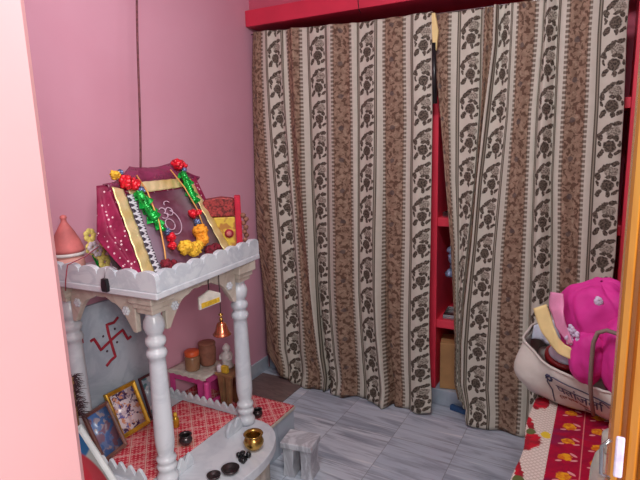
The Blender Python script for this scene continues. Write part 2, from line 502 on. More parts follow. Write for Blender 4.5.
    def build(s, name, mat, parent=None, bevel=0.0, seg=2, fix=True):
        me = bpy.data.meshes.new(name); me.from_pydata(s.v, [], s.f)
        for p, k in zip(me.polygons, s.sm): p.use_smooth = k
        if s.uv:
            l = me.uv_layers.new(name='UVMap')
            for lp in me.loops: l.data[lp.index].uv = s.uv.get(lp.vertex_index, (0, 0))
        if fix:
            b = bmesh.new(); b.from_mesh(me); bmesh.ops.recalc_face_normals(b, faces=b.faces); b.to_mesh(me); b.free()
        me.materials.append(mat)
        o = bpy.data.objects.new(name, me); C.objects.link(o)
        if parent is not None:
            o.parent = parent; o.matrix_parent_inverse = Matrix.Identity(4)
        if bevel:
            md = o.modifiers.new('bevel', 'BEVEL'); md.width = bevel; md.segments = seg; md.limit_method = 'ANGLE'; md.angle_limit = .6
        return o
def tag(o, label, cat, group=None, kind=None):
    if label: o['label'] = label
    if cat: o['category'] = cat
    if group: o['group'] = group
    if kind: o['kind'] = kind
    return o
def thing(name, label, cat, loc=(0, 0, 0), rz=0, group=None, mat=None):
    o = bpy.data.objects.new(name, None); C.objects.link(o); o.empty_display_size = .05
    if mat is not None: o.matrix_world = mat
    else: o.location = loc; o.rotation_euler = (0, 0, rz)
    return tag(o, label, cat, group)
def struct(name, mb, mat, parent=None, bevel=0):
    o = mb.build(name, mat, parent, bevel)
    if parent is None: o['kind'] = 'structure'
    return o
def dup(o, label, loc=None, mat=None):
    r = o.copy(); C.objects.link(r); r['label'] = label
    if loc is not None: r.location = loc
    if mat is not None: r.matrix_world = mat
    for ch in o.children:
        c = ch.copy(); C.objects.link(c); c.parent = r
        for g_ in ch.children:
            d = g_.copy(); C.objects.link(d); d.parent = c
    return r
def basis(p, xa, ya, za):
    m_ = Matrix((xa, ya, za)).transposed().to_4x4(); m_.translation = Vector(p); return m_

# ================================================================== SETTING
struct('floor', MB().box(-.1, 4.2, -5.0, .6, -.06, 0), M['floor'])
struct('ceiling', MB().box(-.1, 4.2, -2.09, .6, 2.75, 2.85), M['ceiling'])
struct('wall_left', MB().box(-.12, 0, -2.09, .6, 0, 2.75), M['wall'])
struct('wall_back', MB().box(0, 3.4, .40, .52, 0, 2.75).box(0, 3.4, .02, .40, 2.125, 2.75), M['niche'])
struct('wall_right', MB().box(3.3, 3.42, -2.09, .40, 0, 2.75), M['wall'])
jb = MB(); jb.prism([(0, -2.09), (.944, -2.09), (.944, -1.9375), (.926, -1.9195), (0, -1.9195)], 2.75)
struct('wall_front', jb, M['jamb'])
struct('wall_front_right', MB().box(1.955, 3.3, -2.09, -1.9375, 0, 2.75).box(.95, 1.955, -2.09, -1.9375, 2.2, 2.75), M['wall'])
struct('baseboard_left', MB().box(0, .012, -.60, .02, 0, .085), M['marble_panel'], None, .003)
struct('trim_1', MB().box(.013, 2.6, .03, .39, 0, .088), M['marble_panel'], None, .004)

# ---- built-in shelf unit
u = thing('shelf_unit', 'red painted built-in shelves half hidden behind the striped curtains', 'shelf unit', (0, 0, 0))
for x in (1.0, 1.88, 2.56):
    MB().box(x, x+.08, .03, .39, .089, 1.60 if x < 1.5 else 2.03).build('post', M['red'], u, .003)
for z in (.43, .965, 1.5):
    for x0, x1 in ((.004, .9995), (1.0805, 1.8795), (1.9605, 2.5595)):
        o = MB().box(x0, x1, .035, .39, z, z+.045).build('shelf', M['red'], u, .003)
MB().box(.002, 2.7, -.025, .39, 2.037, 2.122).build('lintel', M['lintel'], u, .003)
tag(MB().tube([(.688, -.031, 2.9-.155), (.690, -.031, 2.4), (.690, -.031, 2.06), (.690, -.020, 2.03), (.691, -.002, 2.022)], .0022, 6).build('electric_cable', M['dark']),
    'thin dark cable hanging down over the red lintel', 'cable')

# ---- curtains (cloth coordinate -> x, for several heights)
ZL = [2.0, 1.8, 1.5, 1.2, .9, .6, .4, .2, .08]
U1 = [-0.19, -0.1445, 0, 0.1445, 0.289, 0.4335, 0.578, 0.7225, 0.867, 0.915]
T1 = [[0.030, 0.055, 0.174, 0.294, 0.441, 0.587, 0.722, 0.863, 1.014, 1.057],
      [0.015, 0.047, 0.181, 0.295, 0.444, 0.588, 0.723, 0.864, 1.016, 1.058],
      [0.010, 0.050, 0.203, 0.299, 0.449, 0.593, 0.725, 0.872, 1.025, 1.068],
      [0.010, 0.057, 0.232, 0.311, 0.447, 0.598, 0.725, 0.874, 1.024, 1.070],
      [0.015, 0.083, 0.249, 0.338, 0.447, 0.603, 0.723, 0.874, 1.03, 1.072],
      [0.048, 0.105, 0.261, 0.363, 0.451, 0.605, 0.73, 0.872, 1.029, 1.072],
      [0.065, 0.117, 0.263, 0.379, 0.466, 0.611, 0.746, 0.871, 1.031, 1.075],
      [0.07, 0.127, 0.261, 0.398, 0.493, 0.621, 0.766, 0.887, 1.031, 1.088],
      [0.069, 0.166, 0.276, 0.42, 0.52, 0.631, 0.779, 0.904, 1.03, 1.099]]
B1 = [0.162, 0.038, 0.006, 0.006, 0.006, 0.006, 0.006, 0.006, 0.006, 0.02]
U2 = [-0.17, -0.074, 0, 0.054, 0.215, 0.235, 0.289, 0.4335, 0.504, 0.578, 0.652, 0.7225, 0.793, 0.867, 0.915]
T2 = [[1.063, 1.158, 1.236, 1.277, 1.336, 1.348, 1.378, 1.46, 1.526, 1.556, 1.611, 1.676, 1.728, 1.803, 1.844],
      [1.067, 1.158, 1.236, 1.278, 1.336, 1.348, 1.378, 1.46, 1.526, 1.556, 1.611, 1.676, 1.728, 1.803, 1.844],
      [1.106, 1.158, 1.245, 1.286, 1.306, 1.325, 1.377, 1.459, 1.514, 1.564, 1.613, 1.675, 1.737, 1.809, 1.855],
      [1.138, 1.168, 1.244, 1.275, 1.286, 1.301, 1.353, 1.458, 1.517, 1.566, 1.616, 1.679, 1.739, 1.814, 1.859],
      [1.172, 1.194, 1.234, 1.254, 1.271, 1.288, 1.333, 1.453, 1.522, 1.578, 1.632, 1.691, 1.745, 1.815, 1.866],
      [1.196, 1.207, 1.223, 1.233, 1.247, 1.27, 1.322, 1.453, 1.527, 1.584, 1.64, 1.701, 1.751, 1.812, 1.854],
      [1.208, 1.214, 1.22, 1.226, 1.238, 1.263, 1.316, 1.458, 1.532, 1.59, 1.648, 1.71, 1.76, 1.822, 1.864],
      [1.212, 1.219, 1.225, 1.231, 1.242, 1.265, 1.312, 1.467, 1.539, 1.596, 1.655, 1.716, 1.766, 1.829, 1.871],
      [1.243, 1.248, 1.259, 1.267, 1.273, 1.286, 1.331, 1.471, 1.54, 1.596, 1.655, 1.716, 1.766, 1.829, 1.871]]
B2 = [0.118, 0.103, 0.09, 0.076, 0.043, 0.012, 0.006, 0.006, 0.006, 0.006, 0.006, 0.006, 0.006, 0.006, 0.006]
def interp(x, xs, ys):
    if x <= xs[0]: return ys[0]
    if x >= xs[-1]: return ys[-1]
    for i in range(len(xs)-1):
        if x <= xs[i+1]:
            return ys[i]+(ys[i+1]-ys[i])*(x-xs[i])/(xs[i+1]-xs[i])
def smooth_at(z, T, U, uu):
    zs = ZL[::-1]; vals = [interp(uu, U, T[len(ZL)-1-i]) for i in range(len(ZL))]
    return interp(z, zs, vals)
def curtain(name, U, T, B, ztop0, seed, folds, label):
    NU, NV = 230, 110
    def fn(a, b):
        uu = U[0]+(U[-1]-U[0])*a
        ztop = ztop0+.034*max(0, 1-(uu+.19)/.75) if ztop0 > 1.97 else ztop0
        zb = interp(uu, U, B); z = ztop+(zb-ztop)*b
        x = smooth_at(z, T, U, uu)
        k = 1-z/1.95
        y = -.008-.082*k
        # fold depth: gentle waves plus named pleats (cloth position at top and bottom, width, depth)
        y += .010*math.sin(uu*26+seed+.8*k)*(.35+.65*min(1, b*4)) + .006*math.sin(uu*57+2.1*seed-1.5*k)
        for (ut, ub, wd, dt, db) in folds:
            uc = ut+(ub-ut)*b; d = dt+(db-dt)*b
            y += d*math.exp(-((uu-uc)/wd)**2)
        # cloth puddles forward a little at the hem
        if z < .16: y -= .035*((.16-z)/.16)**2*(.6+.4*math.sin(uu*21+seed))
        return (max(x, .006), min(y, .019), z)
    mb = MB().grid(fn, NU, NV, .0, lambda a, b: (U[0]+(U[-1]-U[0])*a, ztop0*(1-b)))
    o = mb.build(name, M['curtain'], None, fix=False)
    md = o.modifiers.new('thickness', 'SOLIDIFY'); md.thickness = .0015; md.offset = 0
    return tag(o, label, 'curtain', 'striped floral curtains')
curtain('curtain', U1, T1, B1, 1.978, .6,
        [(.07, .17, .022, .022, -.005), (.15, .23, .016, -.018, -.030), (.22, .26, .012, .0, .025), (.60, .66, .018, .012, -.03), (.65, .70, .012, .0, .03), (.36, .40, .03, -.01, -.012), (-.17, -.15, .03, .01, .01), (.52, .53, .015, .012, .012)],
        'left curtain of brown and ivory floral stripes, hanging beside the pink wall')
curtain('curtain', U2, T2, B2, 1.962, 2.3,
        [(.06, .12, .03, .02, .03), (.22, .225, .012, -.030, -.018), (.40, .42, .04, -.012, -.014), (.53, .52, .016, .02, .014), (.62, .63, .02, .016, .016), (.70, .70, .03, -.012, -.012)],
        'right curtain of brown and ivory floral stripes, hanging behind the bed and shopping bag')
MBr = MB().tube([(.003, .024, 2.005), (.7, .024, 1.975), (1.5, .024, 1.968), (1.878, .024, 1.98)], .003, 6)
tag(MBr.build('curtain_wire', M['steel']), 'taut wire under the red lintel carrying both curtains', 'curtain wire')
# rod and cloth tie in the gap between the curtains
o = thing('tied_stick', 'dark stick with a pale yellow cloth tie at the top of the curtain gap', 'stick', (1.078, -.055, 1.56))
MB().tube([(.008, .0, 0), (.003, 0, .12), (0, 0, .27)], .011, 8).build('stick', M['blackplastic'], o)
MB().add([(-.012, -.004, .40), (.004, -.004, .40), (.020, -.004, .32), (.012, -.004, .235), (-.004, -.004, .235), (-.010, -.004, .32),
          (-.012, .012, .40), (.004, .012, .40), (.020, .012, .32), (.012, .012, .235), (-.004, .012, .235), (-.010, .012, .32)],
         [(0, 1, 2, 3, 4, 5), (11, 10, 9, 8, 7, 6)]+[(i, i+6, (i+1) % 6+6, (i+1) % 6) for i in range(6)]).build('cloth_tie', M['creamcloth'], o, .003)

# ---- things on the shelves, seen through the gap
def tray(x, y, z, rz, label):
    o = thing('steel_tray', label, 'tray', (x, y, z), rz)
    b = MB(); b.box(-.10, .10, -.075, .075, 0, .004)
    for a in ((-.10, .10, -.075, -.071), (-.10, .10, .071, .075), (-.10, -.096, -.071, .071), (.096, .10, -.071, .071)): b.box(a[0], a[1], a[2], a[3], .004, .022)
    b.build('tray_body', M['steel'], o, .002)
tray(1.20, .14, .4755, .1, 'flat steel tray on the red shelf below the foil bundle')
tray(1.20, .14, 1.0105, -.1, 'flat steel tray on the upper red shelf in the curtain gap')
o = thing('foil_bundle', 'blue and silver foil bundle hanging from the shelf in the curtain gap', 'bundle', (1.155, .10, .69))
b = MB()
for k in range(16):
    a = random.random()*2*PI; b.ball((.026*math.cos(a), .022*math.sin(a), .02+.13*random.random()), .022, 8, 6, (1, 1, 1), .25)
b.build('crumpled_foil', M['bulb'], o)
MB().tube([(0, 0, .15), (.002, 0, .2), (0, 0, .274)], .002, 6).build('string', M['dark'], o)
tag(MB().box(-.055, .055, -.07, .07, 0, .255, Matrix.Translation((1.142, .12, .0905)) @ Matrix.Rotation(.2, 4, 'Z')).build('cardboard_box', M['cardboard'], None, .003),
    'brown cardboard box on the bottom shelf behind the red post', 'box')
tag(MB().prism([(-.05, 0), (.05, 0), (.045, .12), (-.02, .14), (-.05, .09)], .05, Matrix.Translation((1.262, .15, .0905)) @ Matrix.Rotation(PI/2, 4, 'X')).build('plastic_bag', M['whiteplastic'], None, .008),
    'small white plastic packet beside the cardboard box', 'packet')
tag(MB().box(-.07, .07, -.012, .012, .0005, .028, Matrix.Translation((1.238, -.006, 0)) @ Matrix.Rotation(-.25, 4, 'Z')).build('plastic_block', M['blueplastic'], None, .004),
    'flat blue plastic strip on the floor under the curtain gap', 'strip')

# ================================================================== ALTAR
tag(MB().box(.022, .33, -.345, -.06, .0003, .006).build('stone_slab', M['brown_stone'], None, .001), 'flat brown stone slab on the floor at the foot of the left curtain', 'stone slab')

bench = thing('marble_bench', 'low grey marble bench under the white marble shrine', 'bench', (0, 0, 0))
MB().box(.013, .588, -1.63, -.605, 0, .165).build('base', M['marble_panel'], bench, .003)
MB().box(.006, .594, -1.635, -.599, .1655, .180).build('bench_top', M['marble_carved'], bench, .003)
o = MB().grid(lambda a, b: (.016+.574*a, -.826+.223*b, .1845+.0012*noise.noise(Vector((a*6, b*4, 0)))), 40, 20, .003).build('bench_cloth', M['redcloth'])
tag(o, 'red patterned cloth end lying on the marble bench behind the shrine', 'cloth')

tpl = thing('marble_shrine', 'white marble shrine table on four turned pillars with a scalloped top', 'shrine', (0, 0, 0))
# platform with the half-round lip in front
pts = [(.012, -1.40), (.53, -1.40)]
for k in range(0, 21):
    a = -PI/2+PI*k/20; pts.append((.53+.215*math.cos(a)**.8 if math.cos(a) > 0 else .53, -1.105+.272*math.sin(a)))
pts += [(.53, -.828), (.012, -.828)]
MB().prism(pts, .038, Matrix.Translation((0, 0, .182))).build('platform', M['marble'], tpl, .004)
sk = MB(); sp = []
for k in range(0, 61):
    a = -PI/2+PI*k/60; rr = .004*math.cos(k*PI/2.5); sp.append((.597+(.105+rr)*math.cos(a), -1.105+(.225+rr)*math.sin(a)))
sk.prism(sp+[(.597, -.88)], .180, Matrix.Translation((0, 0, .001)), True).build('plinth', M['marble_carved'], tpl)
# pillars
PR = [(.036, 0), (.036, .022), (.031, .028), (.027, .045), (.032, .052), (.034, .060), (.031, .068), (.027, .073), (.031, .080), (.034, .088), (.031, .096), (.025, .104),
      (.0290, .125), (.0318, .150), (.0322, .180), (.0310, .26), (.0290, .36), (.0270, .45), (.0262, .468), (.031, .474), (.034, .485), (.031, .497), (.025, .503), (.025, .512),
      (.031, .518), (.034, .529), (.031, .541), (.024, .548), (.0235, .555), (.029, .563), (.0335, .578), (.0340, .592), (.031, .606), (.025, .618), (.023, .626), (.030, .633)]
PR = [(r_*1.06, z_) for r_, z_ in PR]
pil = [(.497, -1.315), (.515, -.873), (.085, -1.335)]
for (x, y) in pil:
    p = MB().lathe(PR, x, y, .2205, 28).build('pillar', M['marble'], tpl)
    b = MB()
    for hw, z0, z1 in ((.036, .8545, .872), (.044, .8725, .892), (.054, .8925, .9295)):
        b.box(x-hw, x+hw, y-hw, y+hw, z0, z1)
    b.build('capital', M['marble_carved'], p, .003)
# slab with scalloped rim
Q = [Vector((.010, -1.425, 0)), Vector((.613, -1.400, 0)), Vector((.567, -.783, 0)), Vector((.010, -.800, 0))]
MB().prism([(q.x, q.y) for q in Q], .022, Matrix.Translation((0, 0, .930))).build('tabletop', M['marble'], tpl, .004)
def scallop(p, q, n, name):
    d = (q-p); L = d.length; d.normalize(); nn = Vector((-d.y, d.x, 0))
    pts = [(0, 0)]; wseg = L/n
    up_ = []
    for i in range(n):
        for k in range(0, 9):
            a = PI-PI*k/8
            up_.append((wseg*(i+.5)+wseg*.5*math.cos(a)*.98, .040+.026*math.sin(a)**.7 if 0 < k < 8 else .040))
    pts = [(0, 0)]+up_+[(L, 0)]
    mt = basis(p+Vector((0, 0, .9525)), d, Vector((0, 0, 1)), nn)
    MB().prism(pts[::-1], .020, mt @ Matrix.Translation((0, 0, .003))).build(name, M['marble_rim'], tpl, .004)
scallop(Q[0], Q[1], 7, 'scalloped_rim')
scallop(Q[1]+Vector((-.002, .024, 0)), Q[2], 8, 'scalloped_rim')
# aprons with cusped arches
def apron(p, q, name, low=.085):
    d = (q-p); L = d.length; d.normalize(); nn = Vector((-d.y, d.x, 0))
    def prof(t):     # lower edge depth below slab for distance t from a pillar
        if t < .016: return .150
        if t < .105: return .150-.095*math.sin((t-.016)/.089*PI/2)
        if t < .14: return .055-.018*((t-.105)/.035)
        return .037+.004*math.sin((t-.13)*60)
    pts = [(0, 0)]
    N = 60
    for i in range(N+1):
        s_ = L*i/N; t = min(s_, L-s_); pts.append((s_, -prof(t)))
    pts.append((L, 0))
    mt = basis(p+Vector((0, 0, .9295)), d, Vector((0, 0, 1)), nn)
    o = MB().prism(pts, .022, mt @ Matrix.Translation((0, 0, -.011))).build(name, M['marble_carved'], tpl, .003)
    for s_ in (.040, L-.040):       # carved rosettes
        b = MB()
        for k in range(6):
            a = k*PI/3; c = mt @ Vector((s_+.010*math.cos(a), -.075+.010*math.sin(a), -.013))
            b.ball(c, .0075, 8, 6)
        b.ball(mt @ Vector((s_, -.075, -.015)), .006, 8, 6)
        b.build('rosette', M['marble'], o)
apron(Vector((.124, -1.345, 0)), Vector((.446, -1.335, 0)), 'apron')
apron(Vector((.505, -1.275, 0)), Vector((.528, -.917, 0)), 'apron')
apron(Vector((.02, -.873, 0)), Vector((.470, -.873, 0)), 'apron')
# toothed rims round the platform
def teeth(p, q, n, h=.055):
    p, q = Vector(p), Vector(q); d = (q-p); L = d.length; d.normalize(); nn = Vector((-d.y, d.x, 0))
    pts = [(0, 0)]
    for i in range(n):
        w_ = L/n; pts += [(w_*i, h*.45), (w_*(i+.35), h), (w_*(i+.55), h*.96)]
    pts += [(L, h*.45), (L, 0)]
    mt = basis(p+Vector((0, 0, .2205)), d, Vector((0, 0, 1)), nn)
    MB().prism(pts[::-1], .012, mt @ Matrix.Translation((0, 0, -.006))).build('toothed_rim', M['marble_rim'], tpl, .0015)
teeth((.02, -1.382, 0), (.448, -1.372, 0), 9)
teeth((.03, -.842, 0), (.472, -.842, 0), 11, .045)
teeth((.520, -.914, 0), (.520, -1.010, 0), 2)
teeth((.510, -1.200, 0), (.510, -1.280, 0), 2)
# back panel with the painted swastika
yb0, yb1 = -1.372, -.920
PB = Vector((.048, yb0, .2215)); pn = Vector((-.028, 0, .56)).normalized()
mtp = basis(PB, Vector((0, 1, 0)), pn, Vector((0, 1, 0)).cross(pn))
Lp = yb1-yb0
pan = thing('marble_slab', 'grey marble slab with red swastika standing against the wall inside the shrine', 'slab', mat=mtp)
MB().prism([(0, 0), (Lp, 0), (Lp, .535), (Lp-.03, .555), (.10, .560), (0, .55)][::-1], .016, Matrix.Translation((0, 0, -.016))).build('slab', M['marble_panel'], pan, .003)
def plane_hit(px, py): pass
def stroke(pts, r, name, mat, parent):
    b = MB(); P_ = [Vector((x, y, .0008)) for x, y in pts]
    b.tube(P_, r, 6); 
    return b.build(name, mat, parent)
sx, sy = -1.132-yb0, .385      # centre of the sign in panel coordinates
R_ = .058
sym = [[(-.006, .080), (-.002, .0), (.004, -.075)], ]
st = [[(.052, .086), (.028, .070), (-.008, .072), (-.005, .03), (0, 0), (.006, -.04), (.012, -.075), (-.012, -.082), (-.038, -.098)],
      [(-.094, .030), (-.076, .034), (-.062, .004), (-.052, -.022), (-.03, -.012), (0, 0), (.034, .014), (.066, .024), (.078, -.004), (.086, -.024), (.104, -.018)]]
b = MB()
for s_ in st:
    pp = []
    for i in range(len(s_)-1):
        for k in range(4):
            t = k/4; pp.append((s_[i][0]*(1-t)+s_[i+1][0]*t, s_[i][1]*(1-t)+s_[i+1][1]*t))
    pp.append(s_[-1])
    vs = [Vector((sx+x, sy+y, .0005)) for x, y in pp]; b.tube(vs, .0062, 6)
b.build('swastika', M['kumkum'], pan)
for dx, dy in ((-.032, .030), (.028, .042), (-.024, -.038), (.030, -.018)):
    MB().ball((sx+dx, sy+dy, .001), .0055, 8, 6, (1, 1, .5)).build('painted_dot', M['kumkumdark'], pan)
for dx, dy in ((.098, .092), (.110, .090), (-.128, .050), (-.138, .046)):
    MB().box(sx+dx-.0035, sx+dx+.0035, sy+dy-.014, sy+dy+.014, -.001, .003).build('painted_mark', M['kumkum'], pan)

# cloth inside the shrine
o = MB().grid(lambda a, b: (.128+.320*a, -1.364+.512*b, .2245+.0012*noise.noise(Vector((a*7, b*7, 3)))), 40, 40, .003).build('altar_cloth', M['redcloth'])
tag(o, 'red lattice patterned cloth spread inside the marble shrine between the pillars', 'cloth')

# small stone stand on the floor
o = thing('marble_stand', 'small streaked marble stand on the floor in front of the shrine', 'stand', (.738, -.795, 0), math.radians(8))
MB().box(-.072, .072, -.056, .056, .135, .162).build('stand_top', M['marble_step'], o, .004)
for sgn in (-1, 1):
    MB().prism([(-.028, 0), (.028, 0), (.020, .05), (.026, .1345), (-.026, .1345), (-.022, .05)], .094,
               Matrix.Translation((sgn*.040, .047, 0)) @ Matrix.Rotation(PI/2, 4, 'X')).build('leg', M['marble_step'], o, .004)

# ---- deity picture with cloth and garlands
ph, tl, fw_, fh_ = 1.651, .457, .465, .352
fa = Vector((math.cos(ph), math.sin(ph), 0)); fb = Vector((0, 0, math.cos(tl)))+Vector((-math.sin(ph), math.cos(ph), 0))*math.sin(tl)
fn_ = fa.cross(fb)
FM = basis(Vector((.472, -1.264, .956)), fa, fb, fn_)
df = thing('deity_picture', 'large framed deity picture wrapped in maroon net and gold ribbon on the shrine top', 'picture', mat=FM)
def quad(mb, pts, z0, z1):
    return mb.prism([(p[0], p[1]) for p in pts], z1-z0, Matrix.Translation((0, 0, z0)))
quad(MB(), [(-.02, 0), (.462, 0), (.458, .345), (-.015, .345)], -.03, 0).build('backing', M['net'], df, .004)
MB().grid(lambda a, b: (-.00+.42*a, .005+.30*b, .0035), 4, 4, .003, lambda a, b: (a, b)).build('picture', M['deity'], df)
def ribbon(pts_l, pts_r, nm, mt, z=.006, par=None, wv=.0015):
    n = 16
    def f(a, b):
        i = b*(len(pts_l)-1); k = min(int(i), len(pts_l)-2); t = i-k
        l = Vector(pts_l[k]).lerp(Vector(pts_l[k+1]), t); r = Vector(pts_r[k]).lerp(Vector(pts_r[k+1]), t)
        p = l.lerp(r, a); return (p[0], p[1], z+wv*math.sin(b*40+a*3))
    return MB().grid(f, 6, 40, .0025, lambda a, b: (a, b)).build(nm, mt, par or df)
ribbon([(-.018, .345), (-.060, .005)], [(.028, .330), (-.008, .005)], 'gold_ribbon', M['zari'], .008)
ribbon([(.045, .352), (.340, .348)], [(.050, .308), (.340, .310)], 'gold_ribbon', M['zari'], .009)
ribbon([(.372, .345), (.405, .005)], [(.405, .340), (.450, .005)], 'gold_ribbon', M['zari'], .008)
ribbon([(.030, .312), (-.006, .012)], [(.060, .305), (.022, .012)], 'lace_trim', M['lace'], .010)
# white curling strokes of the printed sign
b = MB()
def arc(cx, cy, rx, ry, a0, a1, r=.0028, n=14):
    b.tube([(cx+rx*math.cos(a0+(a1-a0)*k/n), cy+ry*math.sin(a0+(a1-a0)*k/n), .0085) for k in range(n+1)], r, 5)
def arc2(cx, cy, rx, ry, a0, a1): arc(.165+(cx-.205)*.8, .215+(cy-.215)*.8, rx*.8, ry*.8, a0, a1, .0022)
arc2(.205, .232, .020, .014, 2.6, -1.4); arc2(.205, .206, .022, .013, 1.4, -2.6)
arc2(.248, .222, .022, .020, 2.6, -2.9); arc2(.255, .262, .020, .012, .3, 3.6)
arc2(.215, .160, .030, .028, .0, 6.2); arc2(.232, .168, .058, .062, 1.2, -2.2)
b.build('printed_sign', M['inkwhite'], df)
# maroon cloth: gathered at the top and falling to the left
def flap(a, b):
    l = [(-.010, .362, -.01), (-.030, .20, -.01), (-.055, .005, -.0)]
    r = [(-.035, .372, -.035), (-.088, .20, -.075), (-.070, .02, -.03)]
    def pick(L_, t):
        i = t*2; k = min(int(i), 1); return Vector(L_[k]).lerp(Vector(L_[k+1]), i-k)
    p = pick(l, b).lerp(pick(r, b), a)
    return (p[0], max(p[1], .0), p[2]+.008*math.sin(a*9+b*3)*math.sin(b*PI))
MB().grid(flap, 24, 30, .003).build('net_drape', M['net'], df)
def topf(a, b):
    x = -.02+.50*a; h = interp(a, [0, .15, .34, .5, .78, .92, 1], [.035, .045, .098, .082, .094, .055, .02])
    return (x, .335+h*b, -.026+.030*math.sin(b*PI)+.006*math.sin(a*24+b*2))
MB().grid(topf, 50, 10, .003).build('net_hood', M['sheer'], df)
def rightf(a, b):
    return (.455+(.008+.050*(b**2))*a, .352-.340*b, -.018+.012*math.sin(a*5+b*4))
MB().grid(rightf, 10, 24, .003).build('net_edge', M['net'], df)
# garlands
def garland(name, label, mat_):
    return thing(name, label, 'garland', mat=mat_)
def fluff(mb, c, r, n=14, sc=.34):
    for k in range(n):
        d = Vector((random.gauss(0, 1), random.gauss(0, 1), random.gauss(0, 1))).normalized()
        mb.ball(Vector(c)+d*r*.62, r*sc, 6, 4, (1, 1, 1), .25)
    mb.ball(c, r*.75, 8, 6, (1, 1, 1), .15)
def foil(mb, p, q, r, n=9):
    p, q = Vector(p), Vector(q); d = q-p
    for k in range(n):
        c = p+d*(k+.5)/n; a = k*2.4; ax = d.normalized(); s_ = ax.orthogonal().normalized(); t_ = ax.cross(s_)
        dirv = (s_*math.cos(a)+t_*math.sin(a)); o2 = dirv*r+ax*r*.3
        wv = ax*r*.55
        mb.add([c-wv, c+dirv*r*.6-wv*.8+t_*r*.3, c+o2, c+dirv*r*.6+wv*.8-s_*r*.2, c+wv, c-dirv*r*.25],
               [(0, 1, 5), (1, 2, 3, 5), (3, 4, 5), (0, 5, 4)], False)
        mb.ball(c, r*.5, 6, 4, (1, 1, 1), .2)
gl = garland('foil_garland', 'foil flower garland hanging down the left side of the deity picture', FM)
z = .028
b = MB(); fluff(b, (.036, .350, z), .031); fluff(b, (.070, .338, z), .026); b.build('red_pompom', M['redfoil'], gl)
b = MB(); fluff(b, (.012, .384, z-.01), .021); b.build('yellow_pompom', M['yellow'], gl)
for c_, q_ in (((.036, .390, z-.01), .015), ((.088, .312, z), .018), ((.118, .142, z), .017)):
    b = MB(); fluff(b, c_, q_); b.build('silver_blue_foil', M['bluefoil'], gl)
b = MB(); foil(b, (.070, .300, z), (.085, .200, z), .032, 14); foil(b, (.085, .205, z), (.10, .155, z), .024, 8); b.build('green_foil_leaves', M['greenfoil'], gl)
b = MB(); fluff(b, (.126, .122, z), .022, 12); fluff(b, (.108, .088, z), .019, 12); b.build('red_foil_flower', M['redfoil'], gl)
b = MB(); b.tube([(.112, .375, z-.012), (.104, .30, z+.008), (.090, .18, z+.010), (.060, .08, z+.005), (.039, .022, z)], .0030, 6); b.build('gold_cord', M['goldcord'], gl)
b = MB(); fluff(b, (.040, .026, .030), .026); fluff(b, (.076, .020, .030), .021); b.build('maroon_pompom', M['maroonfuzz'], gl)
gr_ = garland('foil_garland', 'foil flower garland hanging down the right side of the deity picture', FM)
b = MB(); fluff(b, (.348, .402, z-.004), .029); fluff(b, (.378, .394, z-.004), .020); b.build('red_pompom', M['redfoil'], gr_)
for c_, q_ in (((.368, .374, z), .013), ((.300, .150, z), .018)):
    b = MB(); fluff(b, c_, q_); b.build('silver_blue_foil', M['bluefoil'], gr_)
b = MB(); foil(b, (.352, .360, z), (.340, .235, z), .028, 13); b.build('green_foil_leaves', M['greenfoil'], gr_)
b = MB(); fluff(b, (.296, .188, z), .022, 12); fluff(b, (.330, .186, z), .019, 10); b.build('red_foil_flower', M['redfoil'], gr_)
b = MB(); b.tube([(.300, .385, z-.01), (.315, .30, z+.004), (.330, .20, z+.004), (.31, .12, z+.01)], .0028, 6); b.build('gold_cord', M['goldcord'], gr_)
b = MB(); fluff(b, (.285, .108, z+.006), .037, 40, .26); fluff(b, (.276, .076, z+.006), .030, 34, .26); b.build('orange_marigold', M['orange'], gr_)
b = MB(); fluff(b, (.166, .066, z+.006), .035, 40, .26); fluff(b, (.205, .050, z+.006), .035, 40, .26); fluff(b, (.236, .060, z+.006), .026, 30, .26); b.build('yellow_marigold', M['yellow'], gr_)
b = MB(); fluff(b, (.300, .026, .030), .028); fluff(b, (.340, .030, .030), .024); b.build('maroon_pompom', M['maroonfuzz'], gr_)
# cord from above
b = MB(); P_ = []
for k in range(25):
    t = k/24; P_.append((.2-.006*math.sin(t*5), -.880-.175*t+.006*math.sin(t*8), 2.74-1.445*t))
tag(b.tube(P_, .0042, 6).build('hanging_rope', M['rope']), 'dark red rope hanging from the ceiling to the deity picture', 'rope')

# ---- other things on the shrine top (slab top z = .952)
ZT = .9525
o = thing('clay_temple', 'pink clay pot with a cone lid at the left end of the shrine top', 'pot', (.135, -1.352, ZT))
MB().lathe([(.045, 0), (.052, .004), (.056, .04), (.052, .075)], 0, 0, 0, 24).build('pot_body', M['pinkclay'], o)
MB().lathe([(.056, .0755), (.061, .079), (.060, .086), (.054, .088)], 0, 0, 0, 24).build('white_band', M['whitemetal'], o)
MB().lathe([(.058, .0885), (.056, .10), (.048, .125), (.032, .158), (.018, .182), (.010, .196), (.009, .205), (.012, .209), (.010, .217), (.001, .221)], 0, 0, 0, 24).build('cone_lid', M['terracotta'], o)
o = thing('flower_bunch', 'pale yellow artificial flowers beside the clay pot on the shrine top', 'flowers', (.155, -1.245, ZT+.001)); o.scale = (1.2, 1.25, 1.25)
b = MB()
fl = [(-.01, -.02, .10), (.01, .035, .095), (0, .0, .045), (.005, .01, .015), (-.01, .03, .06), (.0, -.025, .065)]
for c in fl:
    for k in range(7):
        a = k*2*PI/7; b.ball((c[0]+.012, c[1]+.013*math.cos(a), c[2]+.013*math.sin(a)+.006), .0095, 8, 5, (.5, 1, 1), .1)
b.build('yellow_petals', M['paleyellow'], o)
b = MB()
for c in ((.018, -.033, .075), (.018, -.018, .062)):
    for k in range(6):
        a = k*PI/3; b.ball((c[0]+.01, c[1]+.011*math.cos(a), c[2]+.011*math.sin(a)), .008, 8, 5, (.5, 1, 1))
b.build('lilac_petals', M['mauveflower'], o)
b = MB()
